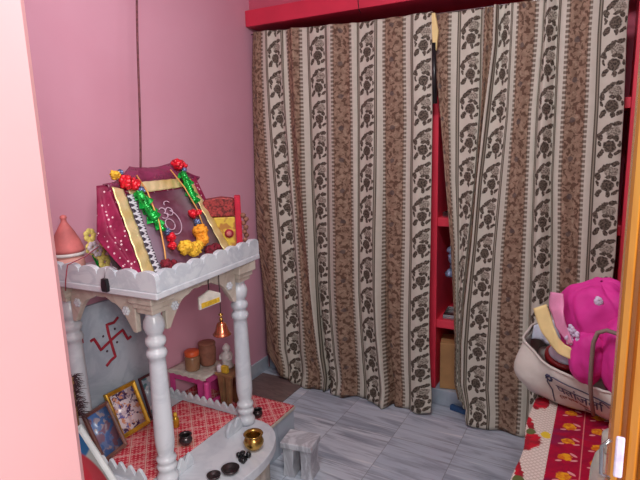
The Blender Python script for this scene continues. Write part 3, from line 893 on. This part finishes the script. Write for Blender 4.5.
for c in fl: b.tube([(c[0], c[1], c[2]), (c[0]*.3-.003, c[1]*.3, c[2]*.4), (0, 0, .0)], .002, 5)
b.build('stems', M['greenfoil'], o)
o = MB().grid(lambda a, b: (.215-.03*b+.012*math.sin(a*9), -1.228+.10*a, ZT+.001+.075*b*(1-.45*a)), 16, 10, .02).build('folded_cloth', M['greycloth'])
tag(o, 'folded grey cloth standing beside the maroon net on the shrine top', 'cloth')
# yellow shrine house at the far end
HM = Matrix.Translation((.300, -.730, ZT)) @ Matrix.Rotation(1.12, 4, 'Z')
hs = thing('toy_shrine', 'small yellow and red cloth shrine at the far end of the shrine top', 'shrine', loc=(.270, -.838, ZT+.0), rz=1.12-.2)
hs.location = (.352, -.905+.03, ZT)
hs.location = (.340, -.872, ZT); hs.rotation_euler = (0, 0, .66); hs.scale = (1.12, 1, 1.1)
W_ = .155
MB().box(-.008+.01, W_-.03, 0, .045, 0, .135).build('shrine_body', M['shrine'], hs, .004)
MB().box(W_-.029, W_-.006, -.006, .045, 0, .215).build('red_side_post', M['crimson'], hs, .004)
b = MB(); b.prism([(-.02, .136), (W_-.029, .136), (W_-.03, .205), (W_*.5, .212), (.02, .205), (-.012, .175)], .05, basis(Vector((0, .048, 0)), Vector((1, 0, 0)), Vector((0, 0, 1)), Vector((0, -1, 0))))
b.build('tinsel_roof', M['tinsel'], hs, .005)
MB().lathe([(.0, 0), (.017, .001), (.017, .004), (.0, .005)], 0, 0, 0, 18, mat=Matrix.Translation((.100, -.001, .072)) @ Matrix.Rotation(PI/2, 4, 'X')).build('round_emblem', M['kumkum'], hs)
MB().lathe([(.0, 0), (.010, .001), (.010, .004), (.0, .005)], 0, 0, 0, 18, mat=Matrix.Translation((.100, -.006, .072)) @ Matrix.Rotation(PI/2, 4, 'X')).build('round_emblem', M['terracotta'], hs)
MB().ball((.045, -.003, .078), .008, 10, 6, (1, .5, 1)).build('mirror_bead', M['silver'], hs)
b = MB()
for k in range(9): b.ball((W_+.006+.006*math.sin(k*3), .0+.006*math.cos(k*2), .016*k+.012), .010, 8, 5, (1, 1, 1), .2)
b.build('bead_tassel', M['brownbasket'], hs)

# black switch hanging over the left rim
o = thing('hanging_switch', 'small black cord switch hanging over the near rim of the shrine top', 'switch', (.428, -1.430, .948))
MB().prism([(-.012, 0), (.012, 0), (.015, .018), (.011, .044), (-.011, .044), (-.015, .018)], .014, Matrix.Rotation(PI/2, 4, 'X')).build('switch_body', M['blackplastic'], o, .003)
b = MB(); b.tube([(0, -.007, .044), (.004, -.002, .078), (.006, .016, .0785), (.004, .045, .060)], .0018, 6)
b.build('switch_wire', M['silver'], o)
o = thing('twisted_thread', 'twisted red and silver thread trailing over the near rim of the shrine top', 'thread', (.245, -1.40, ZT))
b = MB(); P_ = [(.02, .08, .11), (.012, .03, .085), (.004, -.036, .068), (-.004, -.044, .015), (-.008, -.046, -.02)]
b.tube(P_, .0020, 5).build('silver_strand', M['silver'], o)
b = MB(); b.tube([(x+.003, y-.002, z_) for x, y, z_ in P_], .0016, 5).build('red_strand', M['kumkum'], o)
# bell
def bell():
    o = thing('brass_bell', 'copper coloured hand bell hanging from the far part of the shrine top', 'bell', (.556, -1.040, .684))
    MB().lathe([(.0345, 0), (.036, .003), (.030, .010), (.0245, .022), (.021, .036), (.017, .046), (.008, .052), (.004, .054), (.0035, .050), (.013, .043), (.018, .030), (.027, .008), (.033, .0005)], 0, 0, 0, 28, closed=True).build('bell_body', M['copper'], o)
    b = MB(); b.ball((0, 0, .062), .008, 12, 8); b.tube([(0, 0, .05), (0, 0, .086)], .0035, 8)
    b.lathe([(.008, .078), (.010, .081), (.008, .084)], 0, 0, 0, 12)
    b.build('bell_handle', M['brass'], o)
    b = MB(); b.tube([(0, 0, .086), (.001, 0, .16), (.002, .0, .235), (.002, -.002, .2445)], .0016, 6); b.build('string', M['dark'], o)
    MB().tube([(0, 0, .045), (0, 0, .006)], .002, 6).ball((0, 0, .004), .006, 8, 6).build('clapper', M['darksteel'], o)
bell()
o = thing('paper_packet', 'small yellow and white packet hanging under the shrine top beside the bell', 'packet', (.545, -1.085, .805), 1.2)
MB().prism([(-.045, .0), (.045, .012), (.045, .048), (0, .068), (-.045, .046)], .014, Matrix.Translation((0, .007, 0)) @ Matrix.Rotation(PI/2, 4, 'X')).build('packet_body', M['whitecloth'], o, .003)
MB().prism([(-.038, .006), (.038, .016), (.038, .034), (-.038, .026)], .002, Matrix.Translation((0, -.0072, 0)) @ Matrix.Rotation(PI/2, 4, 'X')).build('yellow_panel', M['yellowbox'], o, .001)
MB().tube([(0, 0, .066), (0, 0, .10), (.004, 0, .1235)], .0018, 6).build('string', M['dark'], o)

# ---- inside the shrine: framed pictures
def framed(name, label, mat, w_, h_, fwid, fmat, pmat, deep=.016, group=None):
    o = thing(name, label, 'picture', mat=mat, group=group)
    b = MB()
    # mitred moulding
    prof = [(0, 0), (0, deep), (fwid*.3, deep*1.15), (fwid*.7, deep*.8), (fwid, deep*.7), (fwid, 0)]
    ring = []
    for (i, z_) in prof: ring.append([(i, i, z_), (w_-i, i, z_), (w_-i, h_-i, z_), (i, h_-i, z_)])
    vs = [p for r_ in ring for p in r_]; fs = []
    n = len(prof)
    for a in range(n):
        for k in range(4):
            a2 = (a+1) % n; fs.append((a*4+k, a*4+(k+1) % 4, a2*4+(k+1) % 4, a2*4+k))
    b.add(vs, fs).build('frame_moulding', fmat, o)
    MB().grid(lambda a, c: (fwid*.98+(w_-fwid*1.96)*a, fwid*.98+(h_-fwid*1.96)*c, deep*.55), 1, 1, .002).build('print', pmat, o)
    MB().box(fwid*.5, w_-fwid*.5, fwid*.5, h_-fwid*.5, -.003, -.0003).build('backing_board', M['greyboard'], o)
    return o
def lean(x, y, z_, yaw, tilt, rollz=0):
    a = Vector((math.cos(yaw), math.sin(yaw), 0)); b_ = Vector((0, 0, math.cos(tilt)))+Vector((-math.sin(yaw), math.cos(yaw), 0))*math.sin(tilt)
    return basis(Vector((x, y, z_)), a, b_, a.cross(b_)) @ Matrix.Rotation(rollz, 4, 'Z')
framed('gold_picture_frame', 'gilt framed devotional print leaning on the grey marble panel', lean(.147, -1.228, .231, 1.561, .404), .150, .196, .017, M['goldframe'], M['print1'])
framed('maroon_picture_frame', 'dark framed pale blue picture leaning on the panel behind the near pillar', lean(.130, -1.052, .231, 1.571, .30), .120, .185, .010, M['darkframe'], M['print2'], .010)
o = framed('white_picture_frame', 'large white framed poster leaning at the near left corner beside the pink door wall', lean(.392, -1.608, .1845, 1.697, .63), .200, .290, .022, M['whiteframe'], M['poster'], .014)
framed('brown_picture_frame', 'brown framed blue picture between the white frame and the gilt frame', lean(.212, -1.366, .231, 1.70, .42), .125, .195, .014, M['brownframe'], M['print3'], .012)
# feather tuft
o = thing('feather_tuft', 'dark brown feather tuft standing beside the wall at the left of the shrine', 'feathers', (.142, -1.398, .40))
b = MB()
for k in range(150):
    t = random.random(); z_ = .02+.16*t; a = random.uniform(-1.2, 1.5); L_ = random.uniform(.03, .06)*(1-.3*t)
    p0 = Vector((.0, .0, z_)); d_ = Vector((random.uniform(-.2, .5), math.sin(a+.5)*.9+.15, random.uniform(-.5, .5))).normalized()
    b.tube([p0, p0+d_*L_*.5+Vector((0, 0, .003)), p0+d_*L_-Vector((0, 0, .008))], .0016, 4, .0006)
b.build('barbs', M['feather'], o)
MB().tube([(0, 0, .18), (0, 0, .05), (.004, 0, -.168)], .004, 6).build('stem', M['brownwood'], o)

# small things on the red cloth and lip
ZC = .2275
o = thing('oil_bottle', 'small yellow brown bottle beside the near pillar inside the shrine', 'bottle', (.275, -1.045, ZC))
MB().lathe([(.011, 0), (.014, .003), (.014, .035), (.010, .045), (.006, .050)], 0, 0, 0, 16).build('bottle_body', M['goldframe'], o)
MB().lathe([(.007, .0505), (.008, .052), (.007, .064), (.004, .066)], 0, 0, 0, 14).build('cap', M['yellowbox'], o)
BP = [(.012, 0), (.016, .002), (.024, .012), (.027, .022), (.022, .034), (.018, .038), (.026, .043), (.025, .0445), (.016, .040), (.020, .034), (.024, .022), (.021, .012), (.010, .004)]
def pot(name, label, loc, s_, mt, par_mat=None):
    o = MB().lathe([(r_*s_, z_*s_) for r_, z_ in BP], 0, 0, 0, 28).build(name, mt); o.location = loc
    return tag(o, label, 'pot')
pot('small_pot', 'small tarnished brass pot on the red cloth inside the shrine', (.405, -1.125, ZC), 1.0, M['darksteel'])
pot('brass_pot', 'round brass pot with a flared rim on the half-round marble lip', (.662, -1.020, .2205), 1.5, M['brass'])
pot('dark_metal_pot', 'dark shiny metal pot on the bench cloth behind the far pillar', (.500, -.770, .1885), .85, M['darksteel'])
b = MB()
b.lathe([(.016, 0), (.022, .004), (.027, .014), (.025, .014), (.018, .005), (.002, .004)], 0, 0, 0, 24)
o = b.build('steel_bowl', M['darksteel']); o.location = (.672, -1.180, .2205); o.scale = (1.25, 1.25, 1.25); tag(o, 'shallow dark metal bowl nearest the edge of the marble lip', 'bowl', 'small metal cups')
o2 = o.copy(); C.objects.link(o2); o2.location = (.640, -1.235, .2205); o2.scale = (.95, .95, 1.1); o2['label'] = 'smaller metal bowl touching the shallow bowl on the marble lip'
o = thing('incense_holder', 'small black incense holder on the marble lip beside the brass pot', 'incense holder', (.668, -1.100, .2205), .5); o.scale = (1.25, 1.25, 1.4)
MB().lathe([(.014, 0), (.014, .006), (.007, .010), (.006, .018), (.010, .022), (.007, .025)], 0, 0, 0, 16).build('stand', M['blackplastic'], o)
MB().ball((.016, .010, .0095), .009, 10, 6).ball((-.015, .012, .0085), .008, 10, 6).ball((.004, -.018, .0085), .008, 10, 6).build('beads', M['blackplastic'], o)

# ---- pink stool behind the shrine with its clutter
st_ = thing('pink_stool', 'low magenta wooden stool beside the wall behind the shrine', 'stool', (.015, -.800, .1885))
SW, SD, SH = .215, .150, .138
b = MB()
def ringplate(mb, w_, h_, e, mt):
    vs = [(0, 0), (w_, 0), (w_, h_), (0, h_)]; vi = [(e, e), (w_-e*1.6, e), (w_-e*1.6, h_-e), (e, h_-e)]
    V_ = [mt @ Vector((x, y, z_)) for z_ in (0, .012) for x, y in vs+vi]
    fs = []
    for k in range(4):
        k2 = (k+1) % 4
        fs += [(k, k2, 4+k2, 4+k), (8+k, 12+k, 12+k2, 8+k2), (k, 8+k, 8+k2, k2), (4+k, 4+k2, 12+k2, 12+k)]
    mb.add(V_, fs)
ringplate(b, SW, SH, .026, basis(Vector((0, 0, 0)), Vector((1, 0, 0)), Vector((0, 0, 1)), Vector((0, -1, 0))))
b.build('front_panel', M['pinkplastic'], st_, .002)
b = MB(); ringplate(b, SD, SH, .022, basis(Vector((SW+.001, 0, 0)), Vector((0, 1, 0)), Vector((0, 0, 1)), Vector((1, 0, 0)))); b.build('side_panel', M['pinkplastic'], st_, .002)
MB().box(0, SW, SD, SD+.012, 0, SH).build('back_panel', M['pinkplastic'], st_, .002)
MB().box(-.0, SW+.014, -.013, SD+.013, SH+.001, SH+.012).build('stool_top', M['pinkplastic'], st_, .002)
MB().lathe([(.013, 0), (.014, .01), (.014, .128), (.012, .136)], SW+.022, -.018, 0, 14).build('corner_post', M['pinkplastic'], st_)
def sc(a, b):
    return (-.004+.238*a, -.016+.185*b, SH+.0155+.001*math.sin(a*20))
o = MB().grid(sc, 10, 8, .003)
tn = [(0, 0)]+[(.238*k/12, -.010-(.005 if k % 2 else 0)) for k in range(13)]+[(.238, 0)]
o.prism(tn, .0025, basis(Vector((.011, -.8175, .1885+SH+.0155)) - Vector((.015, -.800, .1885)), Vector((1, 0, 0)), Vector((0, 0, 1)), Vector((0, -1, 0))))
o = o.build('stool_cloth', M['whitecloth']); o.location = (.015, -.800, .1885)
tag(o, 'white lace cloth covering the pink stool', 'cloth')
zs = .1885+SH+.019
o = thing('orange_lid_jar', 'brown jar with an orange lid on the white stool cloth', 'jar', (.128, -.768, zs)); o.scale = (1.15, 1.15, 1.15)
MB().lathe([(.028, 0), (.031, .004), (.031, .055), (.026, .062)], 0, 0, 0, 22).build('jar_body', M['honey'], o)
MB().lathe([(.029, .0625), (.030, .065), (.030, .080), (.027, .083)], 0, 0, 0, 22).build('lid', M['orangelid'], o)
o = thing('clay_pot', 'reddish brown pot behind the orange lidded jar', 'pot', (.155, -.690, zs)); o.scale = (1.1, 1.1, 1.1)
MB().lathe([(.030, 0), (.036, .01), (.040, .07), (.036, .088), (.038, .094)], 0, 0, 0, 22).build('pot_body', M['brownbasket'], o)
MB().lathe([(.039, .0945), (.037, .103), (.020, .108), (.001, .110)], 0, 0, 0, 22).build('pot_lid', M['brownbasket'], o)
# brown wooden stand
o = thing('wooden_stand', 'narrow brown wooden stand between the pink stool and the far pillar', 'stand', (.330, -.770, .1885)); o.scale = (1, 1, 1.22)
MB().prism([(-.020, 0), (-.006, 0), (.004, .14), (-.035, .14)], .02, Matrix.Rotation(PI/2, 4, 'X')).build('leg', M['brownwood'], o, .003)
MB().prism([(.012, 0), (.026, 0), (.042, .14), (.010, .14)], .02, Matrix.Rotation(PI/2, 4, 'X')).build('leg', M['brownwood'], o, .003)
MB().box(-.042, .06, -.030, .085, .1405, .152).build('stand_top', M['brownwood'], o, .003)
MB().prism([(-.02, 0), (.03, 0), (.03, .139), (-.02, .139)], .01, Matrix.Translation((0, .07, 0)) @ Matrix.Rotation(PI/2, 4, 'X')).build('back_leg', M['brownwood'], o, .003)
zz = .1885+.1525*1.22+.0005
o = thing('white_figurine', 'white ceramic figurine on the wooden stand behind the far pillar', 'figurine', (.305, -.725, zz)); o.scale = (1.2, 1.2, 1.15)
MB().lathe([(.024, 0), (.026, .004), (.018, .018), (.022, .036), (.024, .050), (.018, .062), (.009, .067), (.014, .074), (.016, .083), (.010, .093), (.004, .100)], 0, 0, 0, 20).build('figure_body', M['whitemetal'], o)
for s_ in (-1, 1): MB().tube([(s_*.018, 0, .056), (s_*.028, -.006, .042), (s_*.016, -.018, .036)], .005, 8).build('arm', M['whitemetal'], o)
tag(MB().box(-.016, .016, -.010, .010, 0, .034, Matrix.Translation((.338, -.782, zz))).build('yellow_box', M['yellowbox'], None, .003),
    'tiny yellow box in front of the white figurine', 'box')
tag(MB().lathe([(.012, 0), (.014, .003), (.013, .026), (.009, .032), (.002, .034)], .306, -.782, zz, 14).build('pink_cup', M['mauveflower']), 'small pale lilac pot beside the yellow box', 'pot')
tag(MB().ball((.165, -.800+.06, .1885+.022), .021, 12, 8, (1, 1, 1), .06).build('green_ball', M['greycloth']), 'small grey green bundle under the pink stool', 'bundle')

# ================================================================== BED, BAG
bed = thing('bed', 'bed with a red floral blanket edge in the lower right corner', 'bed', (0, 0, 0))
MB().box(1.675, 3.2, -1.78, -.22, .24, .30).build('bed_frame', M['brownwood'], bed, .004)
for x, y in ((1.69, -1.76), (3.12, -1.76), (1.69, -.30), (3.12, -.30)):
    MB().box(x, x+.06, y, y+.06, 0, .2395).build('leg', M['brownwood'], bed, .004)
MB().box(1.665, 3.2, -1.78, -.22, .301, .475).build('mattress', M['mattress'], bed, .03, 4)
def blk(a, b):
    s_ = a*1.75; y = -1.80+1.60*b
    edge = .012*noise.noise(Vector((y*5, 0, 1)))
    if s_ < .22: x = 1.642+.006*math.sin(y*17)+edge; z_ = .497-(.22-s_)
    elif s_ < .26:
        t = (s_-.22)/.04; x = 1.642+edge*(1-t)+.006*math.sin(y*17)*(1-t)+.03*(1-math.cos(t*PI/2)); z_ = .497+.004*math.sin(t*PI/2)
    else: x = 1.672+(s_-.26); z_ = .501+.006*noise.noise(Vector((x*6, y*6, 0)))
    return (x, y, z_)
def blkuv(a, b):
    return (a*1.75-.225, (1.60*b))
o = MB().grid(blk, 180, 70, .008, blkuv).build('blanket', M['blanket'], None)
tag(o, 'red blanket with yellow flowers and a cream floral border spread over the bed', 'blanket')

# ---- shopping bag
BG = Matrix.Translation((1.598, -.668, .509)) @ Matrix.Rotation(-.33, 4, 'Z')
bag = thing('shopping_bag', 'white woven shopping bag with Devanagari print on the red blanket', 'bag', mat=BG)
BW, BD = .46, .26
rim_h = lambda th: .165-.035*math.cos(th)+.028*math.sin(th)            # taller at the left end
def bagpt(th, t):
    ex = 2.0+6.0*(1-t)**1.5
    c, s_ = math.cos(th), math.sin(th)
    sup = (abs(c)**ex+abs(s_)**ex)**(-1/ex)
    hw, hd = BW/2+.022*t, BD/2+.045*t
    cx = BW/2-.012*t; cy = BD/2-.035*t
    h = rim_h(th)
    bulge = .018*math.sin(PI*min(1, t*1.0))*(1+.6*math.sin(th*5+1))+.006*math.sin(th*9+t*7)
    x = cx+c*sup*(hw+bulge); y = cy+s_*sup*(hd+bulge)
    return Vector((x, y, h*t))
def bagfn(a, b): return bagpt(2*PI*a, b)
b = MB().grid(bagfn, 96, 20, .0025, lambda a, b: (a, b))
b.build('bag_shell', M['bag'], bag)
n = 48
MB().add([bagpt(2*PI*k/n, 0)*.99+Vector((.002, .002, .004)) for k in range(n)], [tuple(range(n))]).build('bag_bottom', M['bagin'], bag)
P_ = [bagpt(2*PI*k/48, 1.0)+Vector((0, 0, .001)) for k in range(49)]
MB().tube(P_, .0045, 8).build('rim_piping', M['bag'], bag)
# inner lining
def liner(a, b):
    p = bagpt(2*PI*a, .45+.53*b); c = Vector((BW/2, BD/2-.02, p.z)); return c+(p-c)*.965
MB().grid(liner, 64, 8, .001).build('lining', M['bagin'], bag)
# front print: sits on the bag surface
def front(th0, th1, t0, t1, du, dv):
    return None
def face_pt(x, z_, off=.0025):
    # walk along the front for a given x (metres) and height
    best = None
    t = max(0.0, min(.98, z_/.145))
    lo, hi = PI*1.02, PI*1.98
    for _ in range(30):
        mid = (lo+hi)/2
        if bagpt(mid, t).x < x: lo = mid
        else: hi = mid
    p = bagpt(lo, t); q = bagpt(lo+.02, t)-p; nrm = Vector((q.y, -q.x, 0)).normalized(); return p+nrm*off
def text_mesh(body, size, x0, z0, mat, name, extr=.0006):
    cu = bpy.data.curves.new(name, 'FONT'); cu.body = body; cu.size = size; cu.extrude = extr; cu.resolution_u = 3
    to = bpy.data.objects.new('tmp_text', cu); C.objects.link(to)
    dg = bpy.context.evaluated_depsgraph_get(); me = bpy.data.meshes.new_from_object(to.evaluated_get(dg))
    C.objects.unlink(to); bpy.data.objects.remove(to)
    for v in me.vertices:
        p = face_pt(x0+v.co.x, z0+v.co.y, .0045+v.co.z); v.co = p
    me.materials.clear(); me.materials.append(mat); me.name = name
    o = bpy.data.objects.new(name, me); C.objects.link(o); o.parent = bag
    return o
text_mesh('पतांजलि', .048, .138, .058, M['ink'], 'bag_lettering')
text_mesh('शुद्ध स्वदेशी उत्पाद', 0.013, .140, .038, M['redink'], 'bag_small_lettering')
text_mesh('(ORG)', .016, .215, .014, M['ink'], 'bag_small_lettering')
def strip(pts, r, nm, mt):
    P_ = []
    for i in range(len(pts)-1):
        for k in range(6):
            t = k/6; P_.append(face_pt(pts[i][0]*(1-t)+pts[i+1][0]*t, pts[i][1]*(1-t)+pts[i+1][1]*t, .003))
    P_.append(face_pt(*pts[-1], .003)); return MB().tube(P_, r, 5).build(nm, mt, bag)
strip([(.122, .012), (.120, .060), (.108, .085), (.112, .108), (.135, .116), (.18, .110), (.25, .106), (.36, .104)], .0018, 'printed_border', M['ink'])
b = MB()
for k in range(10):
    a = k*.7; b.ball(face_pt(.116+.010*math.cos(a), .104+.010*math.sin(a), .002), .004, 6, 4)
b.build('printed_flourish', M['ink'], bag)
# handle loop
hk = [(.262, -.072, .04), (.262, -.100, .10), (.262, -.118, .16), (.262, -.122, .23), (.263, -.120, .29), (.272, -.118, .322), (.295, -.114, .334), (.330, -.110, .328), (.355, -.108, .29), (.362, -.105, .20), (.362, -.095, .12), (.362, -.075, .05)]
hp = [Vector(p) for p in hk]
b = MB(); b.tube(hp, .0065, 8); b.build('handle', M['strap'], bag)

# contents: red lidded box, pale cloth, cream hem, pink cloth
BT = lambda x, y, z_: BG @ Vector((x, y, z_))
o = thing('red_tin', 'dark red round tin with a pale top sticking out of the shopping bag', 'tin', mat=BG @ Matrix.Translation((.118, .045, .112)) @ Matrix.Rotation(.20, 4, 'Y') @ Matrix.Rotation(.22, 4, 'X'))
MB().lathe([(.055, -.05), (.060, -.045), (.060, .035), (.066, .037), (.066, .052), (.060, .055)], 0, 0, 0, 32).build('tin_body', M['maroonplastic'], o)
MB().lathe([(.054, .0555), (.056, .058), (.052, .066), (.03, .070), (.001, .071)], 0, 0, 0, 32).build('tin_lid', M['palecloth'], o)
MB().tube([(-.07, 0, .063), (0, .02, .085), (.07, 0, .063)], .004, 6)
def mound(cx, cy, cz, rx, ry, rz_, seed, fold=.10, pinch=.0):
    def fn(a, b):
        th = 2*PI*a; phh = PI*(b*.98+.01)
        d = Vector((math.sin(phh)*math.cos(th), math.sin(phh)*math.sin(th), math.cos(phh)))
        f = 1+fold*noise.noise(d*2.2+Vector((seed, 0, 0)))*1.5+.030*math.sin(th*7+d.z*4+seed)*(math.sin(phh))-.07*math.exp(-(math.sin(th*2.5+d.z*1.6+seed)/.16)**2)*math.sin(phh)
        return (cx+d.x*rx*f, cy+d.y*ry*f, cz+d.z*rz_*f)
    return fn
pk = thing('pink_cloth', 'bright pink cloth bundle heaped on top of the shopping bag', 'cloth', mat=BG)
b = MB(); b.grid(mound(.222, .030, .300, .128, .100, .140, 1.3), 96, 50, 0)
b.grid(mound(.232, -.070, .215, .052, .045, .085, 4.3, .08), 36, 24, 0)
b.grid(mound(.320, -.045, .235, .060, .055, .140, 7.3, .08), 36, 24, 0)
b.build('cloth_heap', M['pink'], pk)
def sheet(pts, wd, nrmoff, nm, mt, thick=.004, wob=.004):
    # a strip following a path with a given width vector
    n = len(pts)-1
    def f(a, b):
        i = a*n; k = min(int(i), n-1); t = i-k; t2 = t*t*(3-2*t)
        p = Vector(pts[k]).lerp(Vector(pts[k+1]), t); wv = Vector(wd[k]).lerp(Vector(wd[k+1]), t)
        return p+wv*b+Vector((0, -1, .3))*wob*math.sin(a*11+b*3)
    return MB().grid(f, 30, 6, thick).build(nm, mt, pk)
sheet([(.062, -.085, .340), (.098, -.095, .272), (.128, -.100, .240), (.160, -.102, .218), (.208, -.104, .208)],
      [(.040, .006, .022), (.034, .004, .024), (.024, .004, .030), (.012, .004, .032), (.004, .004, .032)], 0, 'cream_hem', M['creamcloth'])
sheet([(.104, -.060, .400), (.108, -.075, .350), (.140, -.090, .300), (.185, -.100, .256)],
      [(.044, -.012, .004), (.050, -.014, .004), (.036, -.010, .006), (.014, -.004, .008)], 0, 'pale_edge', M['palepink'])
def emb(cx, cz, r, nm, seed, y0):
    random.seed(seed); b = MB()
    for k in range(26):
        a = random.random()*2*PI; rr = r*math.sqrt(random.random())
        b.ball((cx+rr*math.cos(a)*.75, y0+random.uniform(-.002, .002), cz+rr*math.sin(a)*1.2), .0075, 6, 4, (1, .5, 1), .2)
    b.build(nm, M['embroid'], pk)
emb(.190, .285, .026, 'embroidered_flower', 3, -.092)
emb(.245, .395, .009, 'embroidered_flower', 5, -.052)
o = MB().grid(lambda a, b: (-.018+.10*a, .088+.014*math.sin(a*7)+.015*b, .165+(.105*(.45+.55*a))*b), 20, 8, .004).build('pale_cloth', M['palecloth'])
o.matrix_world = BG; tag(o, 'pale cloth corner standing up at the left mouth of the shopping bag', 'cloth')

# ---- door frame and the things hung on it
fr = thing('door_1', None, None, (0, 0, 0)); fr['kind'] = 'structure'
prof = [(1.8265, -2.0), (1.8265, -2.044), (1.8285, -2.050), (1.8325, -2.052), (1.8345, -2.046), (1.8375, -2.046), (1.8395, -2.054), (1.8445, -2.056), (1.8475, -2.050), (1.850, -2.052),
        (1.853, -2.060), (1.900, -2.062), (1.954, -2.062), (1.954, -1.94), (1.842, -1.94), (1.842, -2.0)]
MB().prism(prof, 2.2, Matrix.Identity(4)).build('door_frame', M['vwood'], fr)
o = thing('door_latch', 'small white and steel latch fixed to the yellow door frame', 'latch', (1.8255, -2.060, 1.126))
MB().box(.0045, .011, -.003, .000, 0, .036).build('latch_plate', M['embroid'], o, .0015)
MB().tube([(.001, -.006, .034), (-.005, -.008, .028), (-.004, -.008, .004), (.002, -.006, 0)], .0016, 8).build('latch_loop', M['steel'], o)
o = thing('plastic_jar', 'clear plastic jar standing on the red blanket beside the door frame', 'jar', (1.866, -1.38, .5065)); o.scale = (.92, .92, 1.10)
MB().lathe([(.045, 0), (.052, .004), (.052, .10), (.050, .125), (.053, .15), (.050, .19), (.044, .215), (.030, .232)], 0, 0, 0, 28).build('jar_body', M['clear'], o)
MB().lathe([(.031, .2325), (.033, .235), (.033, .262), (.030, .265)], 0, 0, 0, 24).build('jar_lid', M['clear'], o)
